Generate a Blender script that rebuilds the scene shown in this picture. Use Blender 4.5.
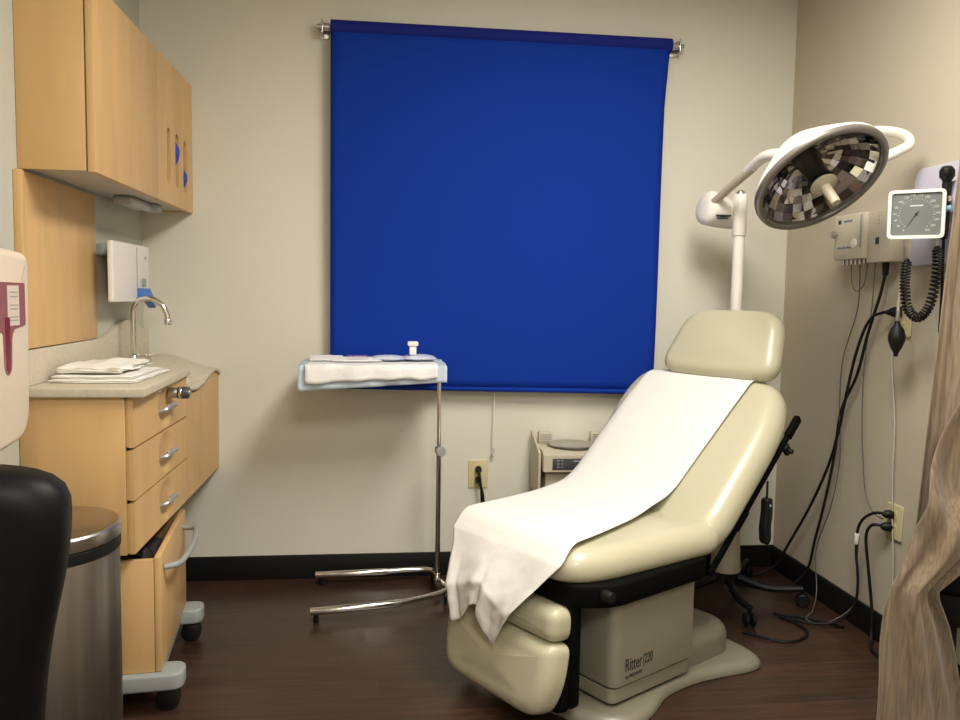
import bpy, bmesh, math, random
from mathutils import Vector as V, Matrix, Euler, noise
random.seed(7)
PI = math.pi
S = bpy.context.scene
C = S.collection
for o in list(bpy.data.objects): bpy.data.objects.remove(o)

# ---------------------------------------------------------------- camera
yaw, pitch, roll, FPX, CAMZ = 0.1201630, 0.0789239, -0.0166198, 807.35, 1.22
fw = V((math.sin(yaw)*math.cos(pitch), math.cos(yaw)*math.cos(pitch), -math.sin(pitch)))
rt = V((math.cos(yaw), -math.sin(yaw), 0)); dn = fw.cross(rt)
r2 = math.cos(roll)*rt + math.sin(roll)*dn; d2 = -math.sin(roll)*rt + math.cos(roll)*dn
cam = bpy.data.cameras.new('camera'); camo = bpy.data.objects.new('camera', cam); C.objects.link(camo)
cam.sensor_width = 36; cam.lens = FPX/960*36; cam.clip_start = .02
m = Matrix((r2, -d2, -fw)).transposed().to_4x4(); m.translation = V((0, 0, CAMZ)); camo.matrix_world = m
S.camera = camo

# ---------------------------------------------------------------- light, world, exposure
w = bpy.data.worlds.new('world'); S.world = w; w.use_nodes = True
w.node_tree.nodes['Background'].inputs[0].default_value = (1, .95, .88, 1)
w.node_tree.nodes['Background'].inputs[1].default_value = .03
def area(name, loc, sx, sy, power, col, spread=PI):
    l = bpy.data.lights.new(name, 'AREA'); l.shape = 'RECTANGLE'; l.size = sx; l.size_y = sy
    l.energy = power; l.color = col; l.spread = spread
    o = bpy.data.objects.new(name, l); C.objects.link(o); o.location = loc
    return o
LCOL = (1, .955, .875)
area('ceiling_lamp_light', (.80, 1.60, 2.555), .56, 1.16, 36, LCOL)
area('ceiling_lamp_light', (.30, -.65, 2.555), .56, 1.16, 33, LCOL)
S.view_settings.view_transform = 'Standard'; S.view_settings.look = 'None'
S.view_settings.exposure = 0.72; S.view_settings.gamma = 1; S.view_settings.use_curve_mapping = False

# ---------------------------------------------------------------- materials
def mat(name, col, rough=.5, metal=0, spec=.5, noise_scale=0, noise_amt=0, bump=0, bscale=200, stretch=(1,1,1), alpha=1, emit=0, coat=0, trans=0, sheen=0, sss=0):
    m = bpy.data.materials.new(name); m.use_nodes = True; n = m.node_tree.nodes; L = m.node_tree.links
    p = n['Principled BSDF']; p.inputs['Base Color'].default_value = (*col, 1)
    p.inputs['Roughness'].default_value = rough; p.inputs['Metallic'].default_value = metal
    p.inputs['Specular IOR Level'].default_value = spec; p.inputs['Alpha'].default_value = alpha
    p.inputs['Coat Weight'].default_value = coat; p.inputs['Transmission Weight'].default_value = trans
    p.inputs['Sheen Weight'].default_value = sheen
    if sss: p.inputs['Subsurface Weight'].default_value = sss; p.inputs['Subsurface Radius'].default_value = (.01, .01, .01)
    if emit: p.inputs['Emission Color'].default_value = (*col, 1); p.inputs['Emission Strength'].default_value = emit
    tc = n.new('ShaderNodeTexCoord'); mp = n.new('ShaderNodeMapping'); mp.inputs['Scale'].default_value = stretch
    L.new(tc.outputs['Object'], mp.inputs['Vector'])
    if noise_scale:
        nz = n.new('ShaderNodeTexNoise'); nz.inputs['Scale'].default_value = noise_scale; nz.inputs['Detail'].default_value = 4
        L.new(mp.outputs[0], nz.inputs['Vector'])
        r = n.new('ShaderNodeValToRGB'); a = 1-noise_amt; b = 1+noise_amt
        r.color_ramp.elements[0].position = .3; r.color_ramp.elements[1].position = .7
        r.color_ramp.elements[0].color = (*[c*a for c in col], 1); r.color_ramp.elements[1].color = (*[min(1, c*b) for c in col], 1)
        L.new(nz.outputs['Fac'], r.inputs[0]); L.new(r.outputs[0], p.inputs['Base Color'])
    if bump:
        nb = n.new('ShaderNodeTexNoise'); nb.inputs['Scale'].default_value = bscale; nb.inputs['Detail'].default_value = 3
        L.new(mp.outputs[0], nb.inputs['Vector'])
        bp = n.new('ShaderNodeBump'); bp.inputs['Strength'].default_value = bump; bp.inputs['Distance'].default_value = .002
        L.new(nb.outputs['Fac'], bp.inputs['Height']); L.new(bp.outputs[0], p.inputs['Normal'])
    return m
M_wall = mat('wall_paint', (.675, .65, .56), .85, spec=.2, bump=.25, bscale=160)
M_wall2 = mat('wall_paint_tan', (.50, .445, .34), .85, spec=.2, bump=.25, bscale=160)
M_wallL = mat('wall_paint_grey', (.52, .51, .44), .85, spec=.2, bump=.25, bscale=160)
M_ceil = mat('ceiling_tile', (.8, .78, .72), .95, bump=.4, bscale=90)
M_base = mat('baseboard_rubber', (.007, .0065, .006), .5, spec=.3)
M_maple = mat('maple_laminate', (.63, .40, .175), .42, noise_scale=3.2, noise_amt=.075, stretch=(5, 5, .7), bump=.03)
M_maple2 = mat('maple_laminate_cart', (.60, .38, .17), .42, noise_scale=3.2, noise_amt=.07, stretch=(5, 5, .7))
M_lam = mat('counter_laminate', (.58, .52, .405), .45, noise_scale=70, noise_amt=.07)
M_blue = mat('blind_fabric', (.004, .032, .285), .8, spec=.12, bump=.25, bscale=900)
M_blue2 = mat('blind_roll_fabric', (.010, .018, .17), .8, spec=.12, bump=.25, bscale=900)
M_chrome = mat('chrome', (.72, .70, .66), .16, 1)
M_chrome2 = mat('brushed_nickel', (.55, .53, .50), .3, 1)
M_silver = mat('silver_plastic', (.42, .43, .43), .32, .5)
M_steel = mat('brushed_steel', (.20, .175, .16), .34, .95, noise_scale=60, noise_amt=.12, stretch=(1, 1, .02))
M_steel2 = mat('steel_lid', (.36, .28, .19), .3, .9, noise_scale=30, noise_amt=.06)
M_black = mat('black_plastic', (.005, .005, .005), .5, spec=.3)
M_blackm = mat('black_metal', (.002, .002, .002), .7, spec=.08)
M_cable = mat('black_cable', (.005, .005, .005), .55, spec=.3)
M_leather = mat('black_leather', (.0025, .0025, .0025), .48, spec=.16, bump=.12, bscale=350)
M_vinyl = mat('cream_vinyl', (.49, .46, .325), .33, coat=.12, bump=.06, bscale=420)
M_paper = mat('table_paper', (.74, .72, .68), .85, spec=.2, bump=.7, bscale=28, sss=.15)
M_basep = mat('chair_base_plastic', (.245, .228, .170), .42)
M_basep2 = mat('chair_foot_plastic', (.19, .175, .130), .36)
M_white = mat('white_plastic', (.80, .77, .72), .35)
M_white2 = mat('white_enamel', (.84, .80, .72), .25, coat=.2)
M_lav = mat('lavender_panel', (.50, .48, .56), .5)
M_beige = mat('beige_plastic', (.56, .50, .38), .45)
M_ivory = mat('ivory_plate', (.62, .54, .30), .4)
M_grey = mat('grey_plastic', (.30, .32, .31), .45)
M_dgrey = mat('dark_grey_plastic', (.06, .06, .065), .4)
M_rim = mat('lamp_bezel', (.22, .20, .18), .35, .4)
M_text = mat('print_black', (.02, .02, .018), .5)
M_textb = mat('print_blue', (.05, .12, .25), .5)
M_textr = mat('print_violet', (.30, .16, .30), .5)
M_cloth = mat('linen', (.86, .84, .78), .9, spec=.2, bump=.4, bscale=90)
M_pad = mat('pale_blue_pad', (.52, .60, .70), .8, bump=.6, bscale=45)
M_gauze = mat('drape_paper', (.80, .79, .78), .85, bump=1, bscale=45)
M_pack = mat('clear_packet', (.62, .66, .78), .3)
M_glove = mat('blue_glove', (.035, .06, .42), .5)
M_bluep = mat('blue_plastic', (.06, .18, .55), .4)
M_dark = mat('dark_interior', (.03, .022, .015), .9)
M_inner = mat('cabinet_inside', (.30, .18, .08), .8)
M_red = mat('smoked_red_window', (.27, .095, .085), .25, coat=.2)
M_red2 = mat('dark_red_indicator', (.16, .012, .02), .25)
M_disp = mat('dispenser_plastic', (.68, .57, .46), .35)
M_gauge = mat('gauge_dial', (.15, .165, .155), .6)
M_mark = mat('dial_print', (.55, .56, .52), .5)
M_uc = mat('cabinet_underside', (.52, .49, .42), .5)
M_frost = mat('frosted_cover', (.42, .42, .42), .35)
M_tube = mat('clear_tube', (.50, .48, .44), .35)
M_gcab = mat('grey_wire', (.10, .09, .08), .5)
M_glow = mat('lamp_diffuser', (1, .95, .85), .5, emit=3)
M_screw = mat('dark_socket', (.02, .018, .015), .3)

def floor_mat():
    m = bpy.data.materials.new('floor_planks'); m.use_nodes = True; n = m.node_tree.nodes; L = m.node_tree.links
    p = n['Principled BSDF']; tc = n.new('ShaderNodeTexCoord')
    br = n.new('ShaderNodeTexBrick'); br.inputs['Scale'].default_value = 1; br.inputs['Brick Width'].default_value = 1.1; br.inputs['Row Height'].default_value = .125
    br.inputs['Mortar Size'].default_value = .0012; br.inputs['Color1'].default_value = (.040, .020, .013, 1); br.inputs['Color2'].default_value = (.052, .026, .017, 1)
    br.inputs['Mortar'].default_value = (.018, .010, .008, 1)
    L.new(tc.outputs['Object'], br.inputs['Vector'])
    mp = n.new('ShaderNodeMapping'); mp.inputs['Scale'].default_value = (1.2, 26, 1); L.new(tc.outputs['Object'], mp.inputs[0])
    nz = n.new('ShaderNodeTexNoise'); nz.inputs['Scale'].default_value = 2.2; nz.inputs['Detail'].default_value = 6; L.new(mp.outputs[0], nz.inputs['Vector'])
    r = n.new('ShaderNodeValToRGB'); r.color_ramp.elements[0].color = (.55, .55, .55, 1); r.color_ramp.elements[1].color = (1.35, 1.3, 1.25, 1)
    r.color_ramp.elements[0].position = .3; r.color_ramp.elements[1].position = .72
    L.new(nz.outputs['Fac'], r.inputs[0])
    mx = n.new('ShaderNodeMix'); mx.data_type = 'RGBA'; mx.blend_type = 'MULTIPLY'; mx.inputs[0].default_value = 1
    L.new(br.outputs['Color'], mx.inputs[6]); L.new(r.outputs[0], mx.inputs[7]); L.new(mx.outputs[2], p.inputs['Base Color'])
    p.inputs['Roughness'].default_value = .33
    bp = n.new('ShaderNodeBump'); bp.inputs['Strength'].default_value = .12; bp.inputs['Distance'].default_value = .002
    L.new(nz.outputs['Fac'], bp.inputs['Height']); L.new(bp.outputs[0], p.inputs['Normal'])
    return m
def curtain_mat():
    m = mat('curtain_fabric', (.205, .152, .102), .85, spec=.2, noise_scale=16, noise_amt=.30, stretch=(9, 9, .5), bump=.4, bscale=120, sheen=.2)
    return m
M_floor = floor_mat(); M_curt = curtain_mat()

# ---------------------------------------------------------------- mesh helpers
def merge(bm, t, M=None):
    if M is not None: bmesh.ops.transform(t, matrix=M, verts=t.verts)
    me = bpy.data.meshes.new('tmp'); t.to_mesh(me); t.free(); bm.from_mesh(me); bpy.data.meshes.remove(me)
    return bm
def B(): return bmesh.new()
def box(bm, x0, x1, y0, y1, z0, z1, bev=0, M=None, seg=2):
    t = B(); bmesh.ops.create_cube(t, size=1)
    bmesh.ops.scale(t, vec=(abs(x1-x0), abs(y1-y0), abs(z1-z0)), verts=t.verts)
    bmesh.ops.translate(t, vec=((x0+x1)/2, (y0+y1)/2, (z0+z1)/2), verts=t.verts)
    if bev: bmesh.ops.bevel(t, geom=t.edges[:], offset=bev, segments=seg, affect='EDGES', profile=.5)
    return merge(bm, t, M)
def frame_from(p0, p1):
    d = (V(p1)-V(p0)); q = d.to_track_quat('Z', 'Y'); return Matrix.Translation(V(p0)) @ q.to_matrix().to_4x4(), d.length
def lathe(bm, prof, p0=(0, 0, 0), axis=(0, 0, 1), n=32, M=None, cap=True):
    q = V(axis).to_track_quat('Z', 'Y').to_matrix().to_4x4(); T = Matrix.Translation(V(p0)) @ q
    if M is not None: T = M @ T
    rings = []
    for r, z in prof:
        if r < 1e-6: rings.append([bm.verts.new(T @ V((0, 0, z)))])
        else: rings.append([bm.verts.new(T @ V((r*math.cos(2*PI*i/n), r*math.sin(2*PI*i/n), z))) for i in range(n)])
    for a, b in zip(rings, rings[1:]):
        for i in range(n):
            j = (i+1) % n
            if len(a) == 1 and len(b) == 1: continue
            if len(a) == 1: bm.faces.new((a[0], b[i], b[j]))
            elif len(b) == 1: bm.faces.new((a[i], b[0], a[j]))
            else: bm.faces.new((a[i], b[i], b[j], a[j]))
    if cap and len(rings[0]) > 1: bm.faces.new(list(reversed(rings[0])))
    if cap and len(rings[-1]) > 1: bm.faces.new(rings[-1])
    return bm
def cyl(bm, p0, p1, r0, r1=None, n=20, bev=0):
    r1 = r0 if r1 is None else r1; L = (V(p1)-V(p0)).length
    pr = [(r0, 0), (r1, L)] if not bev else [(r0-bev, 0), (r0-.3*bev, .3*bev), (r0, bev), (r1, L-bev), (r1-.3*bev, L-.3*bev), (r1-bev, L)]
    return lathe(bm, pr, p0, V(p1)-V(p0), n)
def smooth_path(pts, k=8, closed=False):
    P = [V(p) for p in pts]; out = []
    n = len(P)
    for i in range(n-1 if not closed else n):
        p0 = P[i-1] if (i > 0 or closed) else P[0]; p1 = P[i]; p2 = P[(i+1) % n]; p3 = P[(i+2) % n] if (i+2 < n or closed) else P[-1]
        for j in range(k):
            t = j/k
            out.append(.5*((2*p1)+(-p0+p2)*t+(2*p0-5*p1+4*p2-p3)*t*t+(-p0+3*p1-3*p2+p3)*t**3))
    if not closed: out.append(P[-1])
    return out
def tube(bm, pts, r, n=10, k=8, smooth=True, rf=None, closed=False):
    P = smooth_path(pts, k, closed) if smooth else [V(p) for p in pts]
    rings = []; N = len(P); up = None
    for i, p in enumerate(P):
        d = ((P[(i+1) % N]-P[i-1]) if closed else (P[min(i+1, N-1)]-P[max(i-1, 0)])).normalized()
        if up is None:
            up = d.orthogonal().normalized()
        else:
            up = (up - d*up.dot(d)); up = up.normalized() if up.length > 1e-6 else d.orthogonal().normalized()
        s = d.cross(up); rr = r*(rf(i/(N-1)) if rf else 1)
        rings.append([bm.verts.new(p+rr*(math.cos(2*PI*a/n)*up+math.sin(2*PI*a/n)*s)) for a in range(n)])
    pairs = list(zip(rings, rings[1:]))
    for a, b in pairs:
        for i in range(n): j = (i+1) % n; bm.faces.new((a[i], a[j], b[j], b[i]))
    if closed:
        a, b = rings[-1], rings[0]
        off = min(range(n), key=lambda o: (a[0].co-b[o].co).length)
        for i in range(n): bm.faces.new((a[i], a[(i+1) % n], b[(i+1+off) % n], b[(i+off) % n]))
    else:
        bm.faces.new(list(reversed(rings[0]))); bm.faces.new(rings[-1])
    return bm
def prism(bm, poly, h0, h1, M=None, bev=0, holes=()):
    t = B()
    vs = [t.verts.new((x, y, h0)) for x, y in poly]
    if holes:
        es = [t.edges.new((vs[i], vs[(i+1) % len(vs)])) for i in range(len(vs))]
        for h in holes:
            hv = [t.verts.new((x, y, h0)) for x, y in h]; es += [t.edges.new((hv[i], hv[(i+1) % len(hv)])) for i in range(len(hv))]
        fs = bmesh.ops.triangle_fill(t, edges=es, use_beauty=True)['geom']; fs = [f for f in fs if isinstance(f, bmesh.types.BMFace)]
    else: fs = [t.faces.new(vs)]
    r = bmesh.ops.extrude_face_region(t, geom=fs); nv = [g for g in r['geom'] if isinstance(g, bmesh.types.BMVert)]
    bmesh.ops.translate(t, vec=(0, 0, h1-h0), verts=nv)
    bmesh.ops.recalc_face_normals(t, faces=t.faces)
    if bev:
        es = [e for e in t.edges if abs(e.verts[0].co.z-e.verts[1].co.z) < 1e-6 and len(e.link_faces) == 2 and e.calc_face_angle(0) > .5]
        bmesh.ops.bevel(t, geom=es, offset=bev, segments=3, affect='EDGES', profile=.5)
    return merge(bm, t, M)
def rpoly(pts, rad, k=6):
    """round the corners of a 2D polygon; rad is one radius or a list"""
    out = []; n = len(pts)
    for i in range(n):
        p = V(pts[i]).to_2d() if len(pts[i]) > 2 else V(pts[i]); a = V(pts[i-1]); b = V(pts[(i+1) % n]); r = rad[i] if isinstance(rad, (list, tuple)) else rad
        da = (a-p); db = (b-p); la = min(r, da.length*.49); lb = min(r, db.length*.49)
        if r <= 0: out.append((p.x, p.y)); continue
        A = p+da.normalized()*la; Bp = p+db.normalized()*lb
        for j in range(k+1):
            t = j/k; q = (1-t)**2*A+2*t*(1-t)*p+t*t*Bp; out.append((q.x, q.y))
    return out
def resample(poly, n):
    P = [V(p) for p in poly]; L = [0]
    for i in range(len(P)): L.append(L[-1]+(P[(i+1) % len(P)]-P[i]).length)
    out = []; j = 0
    for i in range(n):
        d = L[-1]*i/n
        while L[j+1] < d: j += 1
        t = (d-L[j])/max(1e-9, L[j+1]-L[j]); q = P[j].lerp(P[(j+1) % len(P)], t); out.append(q)
    return out
def cushion(bm, outline, z0, z1, r, M=None, crown=.01, n=96, rb=None, wob=0):
    """upholstered pad: 2D outline, rolled edges of radius r on top and rb below, slightly crowned"""
    t = B(); P = resample(outline, n); rb = r*.6 if rb is None else rb
    area2 = sum(P[i].x*P[(i+1) % n].y-P[(i+1) % n].x*P[i].y for i in range(n)); sg = 1 if area2 > 0 else -1
    N = []
    for i in range(n):
        d = (P[(i+2) % n]-P[i-2]).normalized(); N.append(V((-d.y, d.x))*sg)   # inward
    c = sum(P, V((0, 0)))/n
    prof = [(rb*(1-math.cos(a)), z0+rb*(1-math.sin(a))) for a in [k*PI/2/5 for k in range(6)]]
    prof = [(rb*(1-math.sin(a)), z0+rb*(1-math.cos(a))) for a in [k*PI/2/5 for k in range(6)]]
    prof += [(r*(1-math.cos(a)), z1-r*(1-math.sin(a))) for a in [k*PI/2/7 for k in range(8)]]
    rings = []
    for ins, z in prof:
        Q = [P[i]+N[i]*ins for i in range(n)]
        for it in range(int(6*ins/.02)): Q = [Q[i]*.5+(Q[i-1]+Q[(i+1) % n])*.25 for i in range(n)]
        rings.append([t.verts.new((*Q[i], z+wob*noise.noise(V((P[i].x*9, P[i].y*9, z*9))))) for i in range(n)])
    base = [V(v.co[:2]) for v in rings[-1]]
    for f in (.92, .82, .70, .55, .38, .18):
        rings.append([t.verts.new((*(c+(base[i]-c)*f), z1+crown*(1-f*f)**1.8)) for i in range(n)])
    for a, b in zip(rings, rings[1:]):
        for i in range(n): j = (i+1) % n; t.faces.new((a[i], a[j], b[j], b[i]))
    t.faces.new(rings[-1]); t.faces.new(list(reversed(rings[0])))
    bmesh.ops.recalc_face_normals(t, faces=t.faces)
    return merge(bm, t, M)
def grid(bm, nu, nv, fn, thick=0):
    vs = [[bm.verts.new(fn(i/(nu-1), j/(nv-1))) for j in range(nv)] for i in range(nu)]
    for i in range(nu-1):
        for j in range(nv-1): bm.faces.new((vs[i][j], vs[i+1][j], vs[i+1][j+1], vs[i][j+1]))
    return vs

ORI = {}
def obj(name, bm, m, parent=None, ang=40, solid=0, loc=None, subs=0, label=None):
    bmesh.ops.recalc_face_normals(bm, faces=bm.faces)
    me = bpy.data.meshes.new(name)
    if parent is not None: org = ORI[parent.name]
    elif loc is not None: org = V(loc)
    else:
        xs = [v.co for v in bm.verts]; org = V(((min(c.x for c in xs)+max(c.x for c in xs))/2, (min(c.y for c in xs)+max(c.y for c in xs))/2, min(c.z for c in xs)))
    bmesh.ops.translate(bm, vec=-org, verts=bm.verts)
    bm.to_mesh(me); bm.free()
    for p in me.polygons: p.use_smooth = True
    me.set_sharp_from_angle(angle=math.radians(ang))
    for mm in (m if isinstance(m, (list, tuple)) else [m]): me.materials.append(mm)
    o = bpy.data.objects.new(name, me); C.objects.link(o)
    if parent is None: o.location = org
    else: o.parent = parent
    if solid:
        s = o.modifiers.new('thickness', 'SOLIDIFY'); s.thickness = solid; s.offset = 0
    if subs:
        s = o.modifiers.new('smooth', 'SUBSURF'); s.levels = subs; s.render_levels = subs
    ORI[o.name] = org
    if label: o['label'] = label
    return o
def thing(name, label, cat, loc, group=None):
    o = bpy.data.objects.new(name, None); C.objects.link(o); o.location = loc; o.empty_display_size = .05
    o['label'] = label; o['category'] = cat
    if group: o['group'] = group
    ORI[o.name] = V(loc); return o
def tag(o, label, cat, group=None):
    o['label'] = label; o['category'] = cat
    if group: o['group'] = group
    return o
def struct(name, bm, m, **k):
    o = obj(name, bm, m, **k)
    o['kind'] = 'structure'; return o
def text(name, body, M, size, m, parent, sx=1, ext=.0006, label=None):
    cu = bpy.data.curves.new('t', 'FONT'); cu.body = body; cu.size = size; cu.extrude = ext; cu.align_x = 'LEFT'
    to = bpy.data.objects.new('t', cu); C.objects.link(to)
    dg = bpy.context.evaluated_depsgraph_get(); me = bpy.data.meshes.new_from_object(to.evaluated_get(dg))
    bpy.data.objects.remove(to); bm = B(); bm.from_mesh(me); bpy.data.meshes.remove(me)
    bmesh.ops.transform(bm, matrix=M @ Matrix.Diagonal((sx, 1, 1, 1)), verts=bm.verts)
    return obj(name, bm, m, parent, label=label)
def basis(o, x, y, z):
    M = Matrix((V(x).normalized(), V(y).normalized(), V(z).normalized())).transposed().to_4x4(); M.translation = V(o); return M

# ================================================================ SETTING
XL, XR, YB, YF, ZC = -.974, 1.79, 3.452, -1.6, 2.6
struct('floor', box(B(), XL-.1, XR+.1, YF-.1, YB+.1, -.1, 0), M_floor, loc=(0, 0, 0))
struct('ceiling', box(B(), XL-.1, XR+.1, YF-.1, YB+.1, ZC, ZC+.1), M_ceil)
struct('wall_back', box(B(), XL-.1, XR+.1, YB, YB+.1, 0, ZC), M_wall)
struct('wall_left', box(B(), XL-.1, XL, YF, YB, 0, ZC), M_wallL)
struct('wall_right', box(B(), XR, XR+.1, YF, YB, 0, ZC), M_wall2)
struct('wall_front', box(B(), XL-.1, XR+.1, YF-.1, YF, 0, ZC), M_wall)
def baseboard(name, x0, x1, y0, y1):
    b = B(); box(b, x0, x1, y0, y1, 0, .103, .003); struct(name, b, M_base)
baseboard('baseboard_back', XL, XR, YB-.012, YB)
baseboard('baseboard_right', XR-.012, XR, YF, YB-.012)
baseboard('baseboard_left', XL, XL+.012, YF, YB-.012)

def ceiling_lamp(x, y, lab):
    t = thing('ceiling_lamp', lab, 'ceiling light', (x, y, 2.56), None)
    b = B(); box(b, x-.31, x-.28, y-.61, y+.61, 2.56, 2.6); box(b, x+.28, x+.31, y-.61, y+.61, 2.56, 2.6)
    box(b, x-.28, x+.28, y-.61, y-.58, 2.56, 2.6); box(b, x-.28, x+.28, y+.58, y+.61, 2.56, 2.6); obj('frame', b, M_white, t)
    obj('diffuser', box(B(), x-.28, x+.28, y-.58, y+.58, 2.57, 2.595), M_glow, t)
ceiling_lamp(.80, 1.60, 'recessed white ceiling light panel above the reclining exam chair')
ceiling_lamp(.30, -.65, 'recessed white ceiling light panel farther from the exam chair')

# ================================================================ LEFT CASEWORK
XF = -.679; YN = 2.287
# --- lower wall-hung cabinet
lc = thing('base_cabinet', 'wall-hung maple base cabinet with three drawers under the beige counter', 'cabinet', (-.83, 2.86, .487))
b = B()
box(b, XL+.002, XF-.021, YN, YN+.018, .487, .928, .001)             # near end panel
box(b, XL+.002, XF-.021, YN+.018, 3.45, .487, .505)
box(b, XL+.002, XL+.016, YN+.018, 3.45, .505, .86)
obj('body', b, M_maple, lc)
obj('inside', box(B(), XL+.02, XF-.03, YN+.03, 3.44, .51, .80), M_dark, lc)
def scoop_front(z0, z1, y0, y1):
    """drawer front with a rounded oval dish pressed into it"""
    b = B(); ny, nz = 46, 22; yc = 2.625; zc = (z0+z1)/2
    def fn(u, v):
        y = y0+(y1-y0)*u; z = z0+(z1-z0)*v
        e = math.hypot((y-yc)/.075, (z-zc)/.062); d = .012*max(0, 1-e*e)**.6 if e < 1 else 0
        return (XF-d, y, z)
    vs = grid(b, ny, nz, fn)
    bmesh.ops.recalc_face_normals(b, faces=b.faces)
    box(b, XF-.02, XF-.0125, y0, y1, z0, z1)
    for (a0, a1, c0, c1) in ((y0, y0+.002, z0, z1), (y1-.002, y1, z0, z1)): box(b, XF-.02, XF-.0001, a0, a1, c0, c1)
    for c0 in (z0, z1-.002): box(b, XF-.02, XF-.0001, y0, y1, c0, c0+.002)
    return b
zz = [(.788, .926), (.640, .782), (.489, .634)]
for z0, z1 in zz:
    d = obj('drawer', scoop_front(z0, z1, YN+.004, 2.893), M_maple, lc, ang=30)
    zc = (z0+z1)/2+.002
    h = B(); tube(h, [(XF-.010, 2.575, zc-.012), (XF+.012, 2.578, zc-.006), (XF+.018, 2.60, zc), (XF+.020, 2.63, zc+.002), (XF+.018, 2.665, zc), (XF+.012, 2.685, zc-.006), (XF-.010, 2.688, zc-.012)], .0078, 8, 5)
    box(h, XF+.012, XF+.021, 2.585, 2.68, zc-.009, zc+.007, .003)
    obj('handle', h, M_silver, d)
# plain apron panel with its scooped top edge
def apron_top(y):
    if y < 2.90: return .926
    t = min(1, (y-2.90)/.55)
    # falls, then rises to a rounded lip
    pts = [(0, .925), (.04, .880), (.12, .872), (.25, .868), (.42, .874), (.58, .890), (.72, .903), (.84, .908), (.93, .900), (1, .884)]
    for (a, za), (c, zc_) in zip(pts, pts[1:]):
        if a <= t <= c: s = (t-a)/(c-a); s = s*s*(3-2*s); return za+(zc_-za)*s
    return .885
ys = [2.897+i*(3.45-2.897)/40 for i in range(41)]
poly = [(2.897, .489)]+[(3.45, .489)]+[(y, apron_top(y)-.012) for y in reversed(ys)]
Myz = basis((0, 0, 0), (0, 1, 0), (0, 0, 1), (1, 0, 0))
obj('apron_panel', prism(B(), poly, XF-.020, XF, Myz), M_maple, lc)
# --- countertop
ct = thing('countertop', 'beige speckled laminate counter with backsplash and scooped sink rim', 'countertop', (-.8, 2.86, .928))
b = B(); prism(b, rpoly([(XL+.002, YN-.018), (XF+.036, YN-.018), (XF+.012, 2.905), (XL+.002, 2.905)], 0), .929, .955, None, .004)
obj('worktop', b, M_lam, ct)
b = B()
ys2 = [2.905+i*(3.45-2.905)/36 for i in range(37)]
vs = []
def rim(u, v):
    y = 2.9055+(3.449-2.9055)*u; x = (XF+.008)+(XL+.024-XF-.008)*v
    zt = apron_top(y); k = min(1, v*1.25); k = k*k*(3-2*k); return (x, y, zt*(1-k)+.953*k)
grid(b, 40, 16, rim)
o = obj('sink_rim', b, M_lam, ct, solid=0.014)
b = B(); lathe(b, [(.0, .0), (.052, .0), (.085, .012), (.098, .02), (.098, .024), (.088, .022), (.05, .008), (0, .006)], (-.81, 3.07, .949), (0, 0, 1), 36)
b = B()
bs = [(YN-.01, .955), (YN-.01, 1.052), (2.90, 1.054), (3.00, 1.072), (3.08, 1.096), (3.18, 1.110), (3.28, 1.098), (3.36, 1.072), (3.45, 1.058), (3.45, .955)]
sp = [(p.x, p.y) for p in smooth_path([(a, c, 0) for a, c in bs[2:-1]], 5)]
prism(b, [(YN-.01, .9555), (YN-.01, 1.052)]+sp+[(3.45, .9555)], XL+.001, XL+.02, Myz, .002)
obj('backsplash', b, M_lam, ct)
# --- wood panel on the wall
tag(obj('wall_panel', box(B(), XL+.0005, XL+.014, 2.312, 2.872, 1.056, 1.535, .002), M_maple), 'maple panel on the wall between counter and upper cabinet', 'wall panel')
tag(obj('wall_panel_strip', box(B(), XL+.0005, XL+.022, 2.292, 2.311, 1.056, 1.535, .002), M_maple), 'narrow maple edge strip at the near side of the wall panel', 'trim strip')

# --- upper cabinet
XU = -.774
uc = thing('upper_cabinet', 'maple wall cabinet with two doors above the sink counter', 'cabinet', (-.87, 2.86, 1.54))
b = B()
box(b, XL+.001, XU-.024, 2.322, 2.340, 1.54, 2.045, .001); box(b, XL+.001, XU-.024, 3.43, 3.45, 1.54, 2.045)
box(b, XL+.001, XU-.024, 2.340, 3.43, 2.027, 2.045); box(b, XL+.001, XL+.012, 2.340, 3.43, 1.56, 2.027)
obj('body', b, M_maple, uc)
obj('bottom_panel', box(B(), XL+.012, XU-.024, 2.340, 3.43, 1.545, 1.56), M_uc, uc)
obj('shelf', box(B(), XL+.013, XU-.03, 2.345, 3.425, 1.61, 1.625), M_inner, uc)
b = B(); box(b, XU-.02, XU, 2.322, 2.936, 1.537, 2.045, .0015); obj('door', b, M_maple, uc)
slots = []
for yc, zc_ in ((3.085, 1.708), (3.205, 1.708), (3.325, 1.705)):
    slots.append([(yc+.026*math.cos(a)*1.0, zc_+(.074 if math.sin(a) > 0 else -.074)+.026*math.sin(a)) for a in [i*2*PI/24+.001 for i in range(24)]])
b = prism(B(), [(2.939, 1.537), (3.448, 1.537), (3.448, 2.045), (2.939, 2.045)], XU-.02, XU, Myz, 0, slots)
obj('door', b, M_maple, uc, label='maple door with three upright finger slots')
obj('back_lining', box(B(), XL+.0125, XL+.016, 2.345, 3.425, 1.63, 2.02), M_inner, uc)
def glove(y, z0, z1, w, lab):
    b = B()
    def fn(u, v):
        z = z0+(z1-z0)*v; return (XU-.012+.018*math.sin(v*PI)*(.6+.4*math.sin(u*9)), y+(u-.5)*w*(.35+.65*v)+.004*math.sin(v*11), z)
    grid(b, 12, 14, fn)
    return tag(obj('glove', b, M_glove, solid=.002, ang=70), lab, 'glove')
glove(3.205, 1.69, 1.785, .050, 'blue glove poking out of the middle cabinet door slot')
glove(3.325, 1.62, 1.70, .040, 'blue glove low in the cabinet door slot nearest the corner')
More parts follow.
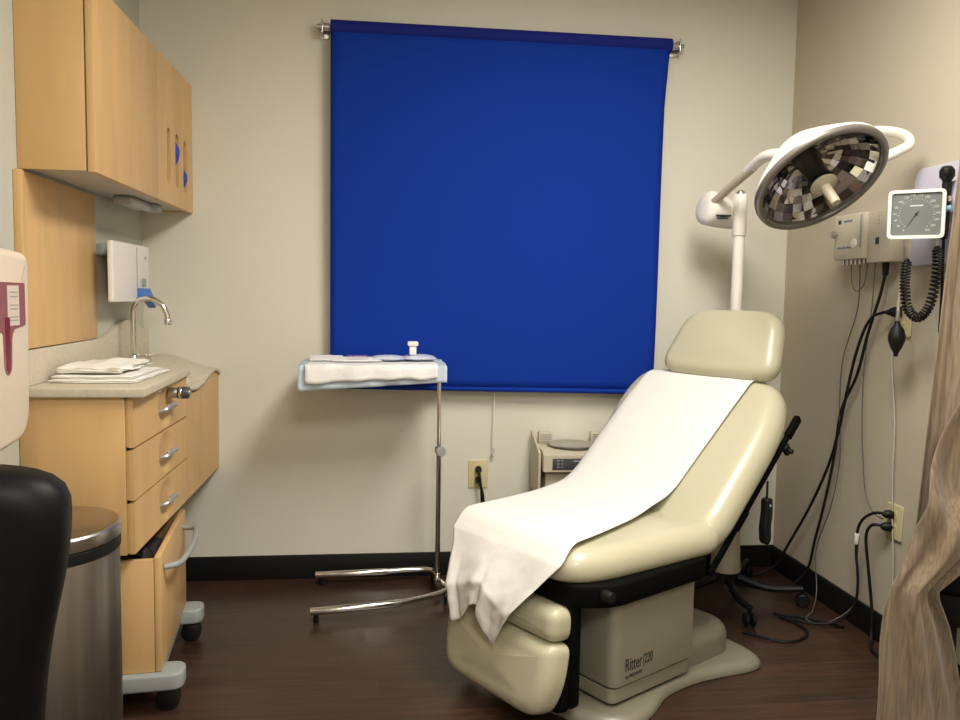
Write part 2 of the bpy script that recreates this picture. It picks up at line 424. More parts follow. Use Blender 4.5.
# dark top reveal
# under-cabinet fixtures
t = thing('under_cabinet_light', 'small frosted white fixture under the upper cabinet', 'light', (-.87, 2.92, 1.51))
b = B(); box(b, -.925, -.855, 2.92, 3.16, 1.514, 1.5445, .014, seg=3); obj('diffuser', b, M_frost, t)
b = B(); box(b, -.90, -.84, 3.17, 3.26, 1.517, 1.5445, .01); obj('driver_box', b, M_frost, t)

# --- soap dispenser on wall
t = thing('soap_dispenser', 'white wall-mounted dispenser box above the faucet', 'dispenser', (-.92, 2.78, 1.17))
b = B(); prism(b, rpoly([(2.80, 1.18), (2.80, 1.384), (3.215, 1.384), (3.215, 1.225), (3.15, 1.18)], .008, 3), -.903, -.885, Myz, .004); obj('front_cover', b, M_white, t)
b = B(); box(b, XL+.012, -.9035, 3.00, 3.19, 1.19, 1.37, .006); obj('housing', b, mat('dispenser_back', (.62, .58, .55), .4), t)
b = B(); box(b, -.8848, -.8835, 3.060, 3.064, 1.20, 1.375); obj('cover_seam', b, M_grey, t)
b = B(); box(b, -.8848, -.883, 3.16, 3.172, 1.335, 1.345); obj('indicator_window', b, M_grey, t)
b = B(); box(b, -.8848, -.877, 3.12, 3.15, 1.235, 1.265, .003); obj('latch', b, M_grey, t)
b = B(); box(b, XL+.0005, XL+.030, 2.905, 3.06, 1.340, 1.378, .003); box(b, XL+.02, -.9035, 2.96, 2.998, 1.335, 1.372, .003); obj('bracket', b, M_grey, t)
b = B(); prism(b, [(3.06, 1.228), (3.12, 1.228), (3.20, 1.180), (3.19, 1.155), (3.11, 1.190), (3.07, 1.192), (3.058, 1.180)], -.884, -.855, Myz, .003); obj('push_lever', b, M_bluep, t)

# --- faucet
fx, fy = -.893, 3.035
t = thing('faucet', 'chrome gooseneck faucet rising behind the folded linens', 'faucet', (fx, fy, .955))
obj('spout', tube(B(), [(fx, fy, .962), (fx, fy, 1.10), (fx+.002, fy, 1.155), (fx+.022, fy, 1.185), (fx+.064, fy, 1.190), (fx+.100, fy, 1.170), (fx+.117, fy, 1.135), (fx+.120, fy, 1.112)], .0098, 12, 8), M_chrome, t)
b = B(); cyl(b, (fx+.120, fy, 1.118), (fx+.121, fy, 1.098), .0125, .0125, 16, .002); obj('aerator', b, M_chrome, t)
b = B(); lathe(b, [(.018, 0), (.018, .012), (.014, .03), (.0105, .036)], (fx, fy, .953), (0, 0, 1), 20); obj('collar', b, M_chrome, t)
b = B(); box(b, fx-.03, fx+.04, fy-.02, fy+.08, .9535, .962, .003); obj('base_plate', b, M_chrome2, t)
for dx in (-.012, .038):
    b = B(); cyl(b, (fx+dx, fy+.06, .96), (fx+dx, fy+.06, .982), .007, .006); tube(b, [(fx+dx-.014, fy+.055, .985), (fx+dx+.014, fy+.065, .985)], .004, 8, 2); obj('handle', b, M_chrome2, t)

# --- knob control on the apron
t = thing('knee_control_knob', 'round chrome and black knob on the front edge of the sink counter', 'knob', (XF+.01, 2.69, .9))
b = B(); cyl(b, (XF+.0005, 2.665, .896), (XF+.03, 2.665, .896), .017, .017, 24, .003); obj('stem', b, M_chrome2, t)
b = B(); lathe(b, [(.017, 0), (.0195, .004), (.0195, .03), (.017, .036), (0, .036)], (XF+.028, 2.665, .896), (1, 0, 0), 28)
obj('grip', b, M_dgrey, t)
b = B(); lathe(b, [(.0198, 0), (.0208, .002), (.0208, .007), (.0198, .009)], (XF+.034, 2.665, .896), (1, 0, 0), 28); obj('ring', b, M_chrome, t)
b = B(); lathe(b, [(.0, 0), (.012, 0), (.010, .003), (0, .004)], (XF+.0642, 2.665, .896), (1, 0, 0), 20); obj('cap', b, M_chrome, t)

# --- folded linens
def linen(x0, x1, y0, y1, z0, z1, lab, sh=0, puff=0):
    b = B(); t = B(); bmesh.ops.create_cube(t, size=1); bmesh.ops.subdivide_edges(t, edges=t.edges[:], cuts=12, use_grid_fill=True)
    for v in t.verts:
        u, w_, h = v.co
        x = x0+(x1-x0)*(u+.5)+sh*(w_+.5); y = y0+(y1-y0)*(w_+.5)
        edge = min(.5-abs(u), .5-abs(w_))
        hh = z0+(z1-z0)*(h+.5)*(1+puff*(.5-abs(w_))*(1-1.2*abs(u)))
        hh += (.003+.010*puff)*noise.noise(V((x*16, y*16, h*3)))*(h+.5); q = (.006+.012*puff)*noise.noise(V((y*14, h*6, x*14)))
        v.co = (x+q, y+q, hh if edge > .03 else (z0+z1)/2+(hh-(z0+z1)/2)*.7)
    merge(b, t)
    return tag(obj('folded_linen', b, M_cloth, ang=80), lab, 'linen', None)
linen(-.935, -.70, 2.39, 2.76, .9555, .965, 'bottom sheet of the folded white linens on the counter', .0)
linen(-.935, -.715, 2.41, 2.72, .9655, .974, 'middle layer of the folded white linens, with creased folds at its near side', .0)
linen(-.925, -.755, 2.43, 2.74, .9775, .997, 'puffed top cloth on the stack of white linens', .0, .9)

# ================================================================ CART UNDER THE CABINET
cd = V((-.055, .53, 0)).normalized(); cx = V((cd.y, -cd.x, 0))        # along front panel, outward
MC = basis((-.626, 2.345, 0), cd, -cx, (0, 0, 1))                    # local: x along front, y into the cart, z up
MCr = MC
t = thing('rolling_cart', 'low maple rolling cart with open top under the base cabinet', 'cart', (-.72, 2.6, 0))
b = B()
box(b, .0, .53, .001, .019, .123, .462, .003, MC); obj('front_panel', b, M_maple2, t)
for x in (0.0, .512):
    b = B(); box(b, x+.0005, x+.018, .0195, .27, .123, .455, .002, MC); obj('side_panel', b, M_maple2, t)
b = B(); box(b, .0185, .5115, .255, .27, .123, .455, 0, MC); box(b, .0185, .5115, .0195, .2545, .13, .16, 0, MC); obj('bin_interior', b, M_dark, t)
b = B()
for x0, x1 in ((-.02, .075), (.46, .555)):
    prism(b, rpoly([(x0, -.060), (x1, -.060), (x1, .27), (x0, .27)], [.04, .04, .005, .005]), .072, .122, MC, .008)
box(b, .075, .46, .01, .06, .075, .125, .006, MC)
obj('base_frame', b, M_grey, t)
b = B(); tube(b, [(.055, .0, .415), (.07, -.035, .417), (.12, -.050, .42), (.26, -.058, .42), (.40, -.050, .42), (.45, -.035, .417), (.465, .0, .415)], .0095, 10, 6)
bmesh.ops.transform(b, matrix=MC, verts=b.verts); obj('push_handle', b, M_grey, t)
for x, y in ((.028, -.012), (.505, -.018), (.028, .22), (.505, .22)):
    w_ = B()
    for sg in (-.012, .012): lathe(w_, [(0, -.009), (.027, -.009), (.0335, -.005), (.0335, .005), (.027, .009), (0, .009)], (x+sg, y, .034), (1, 0, 0), 24, MC)
    c = obj('caster', w_, M_black, t)
    w_ = B(); box(w_, x-.002, x+.002, y-.008, y+.008, .03, .072, .001, MC); box(w_, x-.024, x+.024, y-.02, y+.02, .0605, .0715, .004, MC); obj('fork', w_, M_black, c)
# things in the cart
t = thing('blood_pressure_cuff', 'dark coiled cuff and tubing in the open rolling cart', 'cuff', MC @ V((.25, .13, .30)))
b = B(); box(b, .08, .44, .04, .22, .165, .40, .03, MC); obj('cuff_bag', b, M_dgrey, t)
b = B(); lathe(b, [(0, 0), (.022, 0), (.026, .006), (.024, .012), (0, .014)], MC @ V((.20, .075, .402)), (1, -.3, .6), 20); obj('gauge', b, M_chrome2, t)

# ================================================================ TRASH CAN
tx, ty, tr = -.782, 1.93, .172
t = thing('trash_can', 'round brushed steel trash can between the black chair and the cabinet', 'trash can', (tx, ty, 0))
b = B(); lathe(b, [(tr-.006, .0), (tr-.004, .03), (tr-.004, .615), (tr-.006, .618)], (tx, ty, 0), (0, 0, 1), 64); obj('body', b, M_steel, t)
b = B(); lathe(b, [(tr-.007, .6185), (tr-.001, .621), (tr-.001, .643), (tr-.006, .647)], (tx, ty, 0), (0, 0, 1), 64); obj('band', b, M_black, t)
b = B(); lathe(b, [(tr, .648), (tr+.001, .651), (tr+.001, .675), (tr-.003, .679)], (tx, ty, 0), (0, 0, 1), 64); obj('lid_rim', b, M_chrome2, t)
b = B(); lathe(b, [(tr-.004, .6785), (tr-.02, .683), (tr*.6, .689), (tr*.3, .692), (0, .693)], (tx, ty, 0), (0, 0, 1), 64); obj('lid', b, M_steel2, t)
b = B(); box(b, tx-.05, tx+.05, ty-tr-.04, ty-tr+.01, .012, .024, .004); obj('pedal', b, M_black, t)

# ================================================================ BIG DISPENSER (left, near)
t = thing('towel_dispenser', 'large cream wall dispenser with a smoked red window at the left edge', 'dispenser', (-.88, 1.74, .9))
b = B()
prism(b, rpoly([(1.62, .868), (1.62, 1.312), (1.885, 1.299), (1.900, 1.277), (1.886, .930), (1.85, .892)], [.03, .03, .02, .02, .03, .03], 6), XL+.001, -.775, Myz, .016)
obj('cover', b, M_disp, t, ang=50)
wp = rpoly([(1.64, 1.234), (1.866, 1.232), (1.866, 1.140), (1.812, 1.134), (1.800, 1.118), (1.796, 1.050), (1.780, 1.035), (1.764, 1.050), (1.760, 1.13), (1.64, 1.13)], [0, .006, .008, .006, .01, .012, .012, .012, .01, 0], 4)
obj('window', prism(B(), wp, -.7755, -.7735, Myz), M_red, t)
obj('level_indicator', prism(B(), rpoly([(1.768, 1.16), (1.790, 1.16), (1.788, 1.05), (1.780, 1.042), (1.772, 1.05)], .004, 3), -.7735, -.7725, Myz), M_red2, t)
b = B(); box(b, -.7735, -.7728, 1.782, 1.835, 1.142, 1.226); lb = obj('label_sticker', b, mat('sticker_white', (.60, .50, .45), .6), t)
b = B()
for z in (1.212, 1.203, 1.185, 1.177, 1.160, 1.153): box(b, -.7728, -.7724, 1.792, 1.828, z-.0015, z+.0015)
obj('print', b, M_grey, lb)

# ================================================================ BLACK CHAIR (left foreground)
t = thing('office_chair', 'black leather swivel chair in the left foreground', 'chair', (-.60, 1.02, 0))
MB_ = basis((-.62, 1.06, .42), (.90, .43, 0), (-.06, .12, 1), (.43, -.90, .13))
MB_ = basis((-.632, 1.05, .408), (.97, .22, 0), (0, 0, 1), (.22, -.97, 0))
b = cushion(B(), rpoly([(-.20, .0), (.182, .0), (.192, .30), (.232, .48), (.226, .585), (-.226, .585), (-.232, .48), (-.2, .3)], [.06, .06, .1, .1, .13, .13, .1, .1], 8), -.05, .045, .04, MB_, .012)
obj('backrest', b, M_leather, t)
b = cushion(B(), rpoly([(-.25, -.52), (.25, -.52), (.25, -.02), (-.25, -.02)], .08), .41, .49, .03, basis((-.648, 1.05, 0), (.97, .22, 0), (-.22, .97, 0), (0, 0, 1)), .01)
obj('seat', b, M_leather, t)
cc = V((-.648, 1.05, 0))+V((.22, -.97, 0))*.26
b = B(); cyl(b, (cc.x, cc.y, .10), (cc.x, cc.y, .405), .03, .025); obj('gas_lift', b, M_black, t)
for k in range(5):
    a = k*2*PI/5+.4; e = cc+V((math.cos(a), math.sin(a), 0))*.27
    b = B(); tube(b, [(cc.x, cc.y, .12), (e.x, e.y, .075)], .018, 8, 2); l = obj('leg', b, M_black, t)
    b = B(); cyl(b, (e.x-.02*math.sin(a), e.y+.02*math.cos(a), .03), (e.x+.02*math.sin(a), e.y-.02*math.cos(a), .03), .028); cyl(b, (e.x, e.y, .03), (e.x, e.y, .075), .008); obj('caster', b, M_black, l)
b = B(); tube(b, [cc+V((0, 0, .40)), cc+V((-.22, .97, 0))*.2+V((0, 0, .40)), cc+V((-.22, .97, 0))*.34+V((0, 0, .42)), cc+V((-.22, .97, 0))*.35+V((0, 0, .60))], .02, 8, 5); obj('back_support', b, M_black, t)

# ================================================================ WINDOW BLIND
t = thing('roller_blind', 'large royal blue roller blind hanging on the back wall', 'blind', (.48, 3.40, .82))
b = B(); cyl(b, (-.218, 3.405, 2.292), (1.206, 3.405, 2.292), .030, .030, 32); obj('roll', b, M_blue2, t)
b = B()
def bl(u, v):
    z = 2.285+(-2.285+(.842-.022*u))*v; xr = 1.184-.014*v+.012*max(0, 1-v*6)
    x = -.217+(xr+.217)*u + .004*math.sin(v*5)*(1 if u > .5 else 0)*0
    return (x, 3.385+.005*math.sin(u*7+v*2)*v+.006*math.exp(-((u-1)/.05)**2)*math.sin(v*6), z)
grid(b, 50, 40, bl); obj('fabric', b, M_blue, t, solid=.0012)
b = B(); tube(b, [(-.217, 3.386, .837), (1.170, 3.386, .815)], .0105, 12, 2, smooth=False); obj('bottom_bar', b, M_blue, t)
for x, s in ((-.222, -1), (1.210, 1)):
    b = B(); cyl(b, (x, 3.405, 2.292), (x+s*.03, 3.405, 2.292), .016, .016, 20); k = obj('end_bracket', b, M_chrome2, t)
    b = B(); box(b, x+s*.026, x+s*.032, 3.378, 3.4515, 2.262, 2.318, .002); box(b, x+s*.006, x+s*.045, 3.446, 3.4515, 2.258, 2.32, .001); cyl(b, (x+s*.03, 3.405, 2.292), (x+s*.052, 3.405, 2.292), .010); obj('wall_plate', b, M_chrome2, k)
t = thing('pull_cord', 'thin white cord with a small hook below the blue blind', 'cord', (.478, 3.43, .53))
obj('cord', tube(B(), [(.477, 3.42, .815), (.478, 3.425, .70), (.476, 3.43, .60), (.477, 3.43, .565)], .0022, 6, 4), M_white, t)
b = B(); tube(b, [(.477, 3.43, .566), (.483, 3.43, .553), (.472, 3.43, .540), (.477, 3.43, .528), (.484, 3.43, .532)], .0035, 8, 5); obj('hook', b, M_tube, t)

# ================================================================ OUTLETS
def outlet(name, origin, ex, ez_, n_, lab, plugs):
    """plate in the plane spanned by ex (width) and up, facing n_"""
    Mo = basis(origin, ex, (0, 0, 1), n_)
    t = thing(name, lab, 'outlet', origin)
    b = B(); prism(b, rpoly([(-.043, -.062), (.043, -.062), (.043, .062), (-.043, .062)], .006, 3), .0005, .007, Mo, .0025); obj('cover_plate', b, M_ivory, t)
    for z in (-.024, .024):
        b = B(); prism(b, rpoly([(-.017, z-.016), (.017, z-.016), (.017, z+.016), (-.017, z+.016)], .012, 5), .0065, .0085, Mo); k = obj('socket', b, M_ivory, t)
        if z not in plugs:
            b = B(); box(b, -.007, -.005, z-.002, z+.008, .0085, .0088, 0, Mo); box(b, .005, .007, z-.002, z+.008, .0085, .0088, 0, Mo); obj('slot', b, M_screw, k)
    b = B(); cyl(b, Mo @ V((0, 0, .006)), Mo @ V((0, 0, .0085)), .003); obj('screw', b, M_chrome2, t)
    return Mo
Mo1 = outlet('wall_outlet', (.416, YB, .447), (1, 0, 0), 0, (0, -1, 0), 'ivory wall outlet below the blind, left of the exam chair', (-.024, .024))
Mo2 = outlet('wall_outlet', (XR, 2.585, .455), (0, -1, 0), 0, (-1, 0, 0), 'lower ivory outlet on the right wall beside the curtain, with two black plugs', (-.024, .024))
Mo3 = outlet('wall_outlet', (XR, 2.60, 1.165), (0, -1, 0), 0, (-1, 0, 0), 'upper ivory outlet on the right wall beneath the blood pressure gauge', (.024,))
def plug(Mo, z, path, lab, r=.0042, m=M_cable, s=1, down=True, name='power_cord', x=0):
    p0 = Mo @ V((x, z, .009)); p1 = Mo @ V((x, z-(.004 if down else 0), .04*s)); 
    t = thing(name, lab, 'power cord', p0)
    b = B(); lathe(b, [(0, 0), (.012, 0), (.0145, .004), (.013, .022), (.008, .03), (.005, (p1-p0).length+.004), (0, (p1-p0).length+.005)], p0, p1-p0, 16); obj('plug', b, M_black, t)
    b = tube(B(), [p1-(p1-p0).normalized()*.006, p1]+[V(q) for q in path], r, 8, 8); obj('cord', b, m, t)
plug(Mo1, .024, [(.424, 3.40, .40), (.430, 3.405, .30), (.436, 3.42, .12), (.46, 3.40, .008), (.60, 3.36, .006)], 'black cord from the top socket of the outlet under the blind', r=.0055)
plug(Mo1, -.022, [(.432, 3.395, .37), (.440, 3.40, .28), (.45, 3.415, .12), (.48, 3.38, .008), (.62, 3.33, .006)], 'black cord from the bottom socket of the outlet under the blind', r=.0055)

# ================================================================ MAYO TRAY STAND
px_, py_ = .228, 3.23
t = thing('tray_stand', 'chrome wheeled instrument stand with a draped tray', 'tray stand', (px_, py_, 0))
obj('pole', cyl(B(), (px_, py_, .075), (px_, py_, .60), .0105, .0105, 20), M_chrome, t)
obj('inner_pole', cyl(B(), (px_, py_, .60), (px_-.002, py_, .930), .0085, .0085, 20), M_chrome, t)
b = B(); lathe(b, [(.012, 0), (.0165, .004), (.0165, .024), (.012, .028)], (px_, py_, .582), (0, 0, 1), 20); k = obj('collar', b, M_chrome2, t)
b = B(); lathe(b, [(0, 0), (.006, 0), (.006, .012), (.019, .014), (.021, .018), (.021, .027), (.018, .031), (0, .032)], (px_+.002, py_-.012, .596), (.15, -1, 0), 12); obj('clamp_knob', b, M_grey, k)
# base: U frame
zb = .052
nearp = [(px_, py_-.02, zb+.012), (.262, 3.150, zb), (.245, 3.105, zb), (.185, 3.06, zb), (.075, 3.005, zb-.002)]
farp = [(px_, py_+.02, zb+.012), (.222, 3.335, zb), (.205, 3.365, zb), (.15, 3.375, zb), (.02, 3.365, zb-.002)]
b = tube(B(), nearp, .0115, 12, 6); l1 = obj('base_rail', b, M_chrome, t)
b = cyl(B(), (.078, 3.006, zb-.003), (-.262, 2.965, zb-.010), .0145, .0145, 20, .002); obj('leg', b, M_chrome, l1)
b = tube(B(), farp, .0115, 12, 6); l2 = obj('base_rail', b, M_chrome, t)
b = cyl(B(), (.023, 3.365, zb-.003), (-.275, 3.362, zb-.010), .0145, .0145, 20, .002); obj('leg', b, M_chrome, l2)
b = B(); cyl(b, (px_, py_, .052), (px_, py_, .085), .016, .013, 20, .003); tube(b, [(px_, py_-.06, .066), (px_, py_+.06, .066)], .0125, 12, 2, smooth=False); obj('hub', b, M_chrome, t)
for (x, y) in ((.262, 3.115), (.225, 3.35)):
    b = B()
    for s in (-.009, .009): lathe(b, [(0, -.006), (.02, -.006), (.025, -.003), (.025, .003), (.02, .006), (0, .006)], (x+s, y, .0255), (1, 0, 0), 24)
    c = obj('caster', b, M_black, t)
    b = B(); box(b, x-.004, x+.004, y-.006, y+.006, .026, .05, .001); obj('fork', b, M_chrome2, c)
for (x, y) in ((-.24, 2.968), (-.25, 3.362)):
    b = B(); lathe(b, [(.009, 0), (.011, .004), (.010, .034)], (x, y, 0), (0, 0, 1), 14); obj('foot_glide', b, M_black, t)
# tray + support
b = B(); tube(b, [(px_, py_, .928), (px_-.02, py_, .936), (-.26, py_, .936)], .006, 8, 4); obj('tray_arm', b, M_chrome, t)
b = B(); prism(b, rpoly([(-.285, 3.055), (.225, 3.055), (.225, 3.365), (-.285, 3.365)], .03), .9425, .948, None, .002); obj('tray', b, M_chrome2, t)
# blue pad drape
def drape(name, x0, x1, y0, y1, zt, fl, fr, off, lab, m, cat, seed, jag=0, tilt=0, side=0):
    """cloth lying on the tray and falling over its front edge"""
    b = B(); NU, NV = 46, 34
    D = y1-y0
    def fn(u, v):
        x = x0+(x1-x0)*u
        h = fl+(fr-fl)*u+jag*noise.noise(V((u*5, seed, 0)))
        s = v*(D+h)
        if s < D: y = y1-s; z = zt+.0016*noise.noise(V((x*18, y*18, seed)))+tilt*(1-s/D)
        else:
            k = s-D; y = y0-off-.005*math.sin(min(1, k/.012)*PI/2)-.015*k+.011*noise.noise(V((x*14, k*9, seed+3))); z = zt-k
            z += .002
        x += .004*noise.noise(V((y*9, u*4, seed+7)))
        return (x, y, z)
    grid(b, NU, NV, fn); return tag(obj(name, b, m, solid=.0012, ang=60), lab, cat)
drape('absorbent_pad', -.312, .243, 3.045, 3.362, .9525, .098, .062, .002, 'pale blue absorbent pad hanging over the front of the tray', M_pad, 'pad', 1)
drape('drape_paper', -.285, .208, 3.040, 3.35, .9575, .072, .050, .008, 'white crinkled paper lying over the blue pad on the tray', M_gauze, 'paper', 5, .01)
# packets on tray
def packet(x, y, z, w, d, rz, m, lab, h=.006, tiltx=0):
    Mp = Matrix.Translation((x, y, z)) @ Euler((tiltx, 0, rz)).to_matrix().to_4x4(); b = B()
    def f(s):
        return lambda u, v: Mp @ V(((u-.5)*w, (v-.5)*d, s*h*.5*(math.sin(u*PI)*math.sin(v*PI))**.5+.0015*noise.noise(V((u*6, v*6, x*9)))+h*.5))
    grid(b, 12, 8, f(1)); grid(b, 12, 8, f(-1)); bmesh.ops.remove_doubles(b, verts=b.verts, dist=.0003)
    return obj('instrument_packet', b, m, ang=70)
o = packet(-.10, 3.17, .9605, .19, .10, .03, M_gauze, '', .014, .10); tag(o, 'white packet with violet print at the middle of the tray', 'packet')
ORI[o.name] = o.location.copy()
pm = basis((-.135, 3.125, .9775), (1, .03, 0), (0, .5, .6), (0, -.6, .5)); b = B()
for q in range(9): box(b, .009*q, .009*q+.006, 0, .008+.003*(q % 2), 0, .0006, 0, pm)
obj('print', b, M_textr, o)
o = packet(.02, 3.20, .9605, .13, .10, -.1, M_pack, '', .022, .05); tag(o, 'translucent bluish packet on the tray, left of the white cup', 'packet')
o = packet(.145, 3.22, .9605, .13, .13, .1, M_pack, '', .024, .03); tag(o, 'translucent packet on the tray above the pole, right of the white cup', 'packet')
o = packet(-.22, 3.22, .9605, .13, .13, .1, M_gauze, '', .014, .08); tag(o, 'plain white packet at the left end of the tray', 'packet')
t = thing('vial', 'small white plastic bottle with wide cap standing on the tray', 'bottle', (.118, 3.20, .983))
b = B(); box(b, .104, .132, 3.19, 3.218, .983, 1.019, .005); obj('body', b, M_white, t)
b = B(); box(b, .097, .139, 3.183, 3.225, 1.019, 1.037, .005); obj('cap', b, M_white, t)

# ================================================================ EXAM CHAIR
ang = math.radians(32); A_ = V((math.cos(ang), math.sin(ang), 0)); T_ = V((-math.sin(ang), math.cos(ang), 0))
CO = V((.39, 2.40, 0))+T_*(-.055)
MX = basis(CO, A_, T_, (0, 0, 1))                                     # local s, t, z
ch = thing('exam_chair', 'cream vinyl reclining procedure chair on a beige powered base', 'exam chair', CO+A_*.35)
# base foot plate
outl = [(.02, -.20), (.10, -.33), (.22, -.335), (.36, -.285), (.50, -.285), (.62, -.315), (.72, -.345), (.79, -.335), (.83, -.24), (.84, 0),
        (.83, .24), (.79, .335), (.72, .345), (.62, .315), (.50, .285), (.36, .285), (.22, .335), (.10, .33), (.02, .20), (0, 0)]
sm = [(p.x, p.y) for p in smooth_path([(a, c, 0) for a, c in outl], 5, True)]
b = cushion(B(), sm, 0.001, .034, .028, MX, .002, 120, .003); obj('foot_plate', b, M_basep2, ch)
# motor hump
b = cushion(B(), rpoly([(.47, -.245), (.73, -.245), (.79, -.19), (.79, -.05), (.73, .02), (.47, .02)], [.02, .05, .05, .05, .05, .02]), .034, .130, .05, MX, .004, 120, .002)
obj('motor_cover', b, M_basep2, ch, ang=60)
bs_ = B()
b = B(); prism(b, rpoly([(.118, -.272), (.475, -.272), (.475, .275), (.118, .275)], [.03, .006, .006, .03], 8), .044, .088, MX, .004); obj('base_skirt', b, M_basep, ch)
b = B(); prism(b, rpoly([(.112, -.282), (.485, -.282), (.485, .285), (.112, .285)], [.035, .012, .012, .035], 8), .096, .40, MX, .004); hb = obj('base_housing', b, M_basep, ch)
b = B(); prism(b, rpoly([(.135, -.262), (.465, -.262), (.465, .265), (.135, .265)], .03), .036, .098, MX); obj('base_core', b, M_blackm, ch)
Mt = basis(MX @ V((.160, -.2826, .137)), A_, (0, 0, 1), -T_)
text('brand_lettering', 'Ritter', Mt, .056, M_text, hb, .58)
text('model_number', '|220', Mt @ Matrix.Translation((.080, .004, 0)), .044, M_text, hb, .58)
text('maker_line', 'by MIDMARK', Mt @ Matrix.Translation((.004, -.022, 0)), .0165, M_text, hb, .80)
b = B(); lathe(b, [(0, 0), (.006, 0), (.006, .004), (0, .005)], MX @ V((.50, -.246, .07)), -T_, 12); obj('screw', b, M_chrome2, ch)
# black pan under the seat
b = B(); prism(b, rpoly([(-.03, -.24), (.08, -.315), (.50, -.315), (.56, -.25), (.56, .25), (.50, .315), (.08, .315), (-.03, .24)], .04), .355, .425, MX, .012); obj('seat_pan', b, M_blackm, ch)
b = B(); cyl(b, MX @ V((.05, -.29, .395)), MX @ V((.05, -.325, .395)), .018, .016, 20, .004); obj('release_knob', b, M_black, ch)
# front column / leg linkage
b = B(); box(b, -.02, .02, -.240, -.215, .06, .38, .008, MX); box(b, -.02, .02, .225, .250, .06, .38, .008, MX); box(b, .005, .03, -.215, .225, .10, .36, .005, MX); obj('leg_section_frame', b, M_blackm, ch)
# seat pad
so = rpoly([(-.045, -.235), (.07, -.285), (.56, -.315), (.60, -.27), (.60, .31), (.56, .345), (.07, .325), (-.045, .285)], [.07, .12, .05, .03, .03, .05, .12, .07], 8)
b = cushion(B(), so, .415, .515, .055, MX, .010, 120, .035); obj('seat', b, M_vinyl, ch, ang=60)
# backrest pad
ba = math.radians(43.5); BD = A_*math.cos(ba)+V((0, 0, math.sin(ba))); BN = V((0, 0, math.cos(ba)))-A_*math.sin(ba)
BO = MX @ V((.575, 0, .405))
MBk = basis(BO, BD, T_, BN)                                          # x along the back, y lateral, z out of the pad
bo = rpoly([(-.02, -.27), (.06, -.310), (.52, -.310), (.690, -.225), (.708, .375), (.56, .425), (.06, .355), (-.02, .27)], [.05, .05, .16, .10, .12, .16, .05, .05], 8)
b = cushion(B(), bo, .0, .105, .062, MBk, .008, 140, .03); obj('backrest', b, M_vinyl, ch, ang=60)
b = B(); prism(b, rpoly([(-.0, -.25), (.58, -.25), (.58, .25), (0, .25)], .04), -.022, -.001, MBk, .004); obj('back_shell', b, M_blackm, ch)
# side rails
for s in (-1, 1):
    b = B(); box(b, -.06, .60, s*.292-.006, s*.292+.006, -.026, -.004, .002, MBk); box(b, .12, .20, s*.292-.009, s*.292+.009, -.030, -.004, .003, MBk)
    box(b, .52, .61, s*.292-.010, s*.292+.010, -.030, -.002, .003, MBk)
    rl = obj('side_rail', b, M_blackm, ch)
    b = B(); cyl(b, MBk @ V((.49, s*.292, -.055)), MBk @ V((.49, s*.312, -.055)), .010, .009, 16, .002); box(b, .475, .505, s*.292-.008, s*.292+.008, -.066, -.026, .004, MBk); obj('clamp', b, M_black, rl)
# headrest
ha = math.radians(63); HD = A_*math.cos(ha)+V((0, 0, math.sin(ha))); HN = V((0, 0, math.cos(ha)))-A_*math.sin(ha)
HO = MX @ V((1.02, 0, .915)); MH = basis(HO, HD, T_, HN)
ho = rpoly([(.0, -.235), (.268, -.185), (.275, 0.02), (.268, .220), (.0, .285), (-.01, 0.02)], [.09, .085, .12, .085, .09, .15], 8)
b = cushion(B(), ho, .0, .085, .042, MH, .010, 120, .035); obj('headrest', b, M_vinyl, ch, ang=60)
b = B()
for s in (-.06, .06): tube(b, [MBk @ V((.50, s, -.02)), MBk @ V((.66, s, -.02)), MH @ V((.10, s, -.012))], .008, 8, 5)
box(b, .05, .20, -.08, .08, -.02, .001, .004, MH); obj('headrest_bracket', b, M_blackm, ch)
# leg section: bolster + calf pad
la = math.radians(-104); LD = A_*math.cos(la)+V((0, 0, math.sin(la))); LN = -(V((0, 0, math.cos(la)))-A_*math.sin(la))
LN = LD.cross(T_)
if LN.dot(A_) > 0: LN = -LN
def MLx(s, z, a):
    a = math.radians(a); D = A_*math.cos(a)+V((0, 0, math.sin(a))); N = D.cross(T_); N = N if N.dot(A_) < 0 else -N
    return basis(MX @ V((s, 0, z)), D, T_, N)
ML1 = MLx(.0, .352, -96)
b = cushion(B(), rpoly([(0, -.235), (.098, -.235), (.098, .235), (0, .235)], .035), .0, .085, .034, ML1, .004, 120, .02); obj('leg_bolster', b, M_vinyl, ch, ang=60)
ML2 = MLx(-.01, .248, -103)
b = cushion(B(), rpoly([(0, -.240), (.12, -.245), (.218, -.210), (.218, .195), (.12, .230), (0, .235)], [.03, .05, .07, .07, .05, .03], 8), .0, .095, .045, ML2, .010, 120, .02); obj('calf_pad', b, M_vinyl, ch, ang=60)
b = B(); prism(b, rpoly([(-.02, -.235), (.20, -.235), (.20, .235), (-.02, .235)], .03), -.035, -.001, ML2, .006); obj('leg_panel', b, M_blackm, ch)
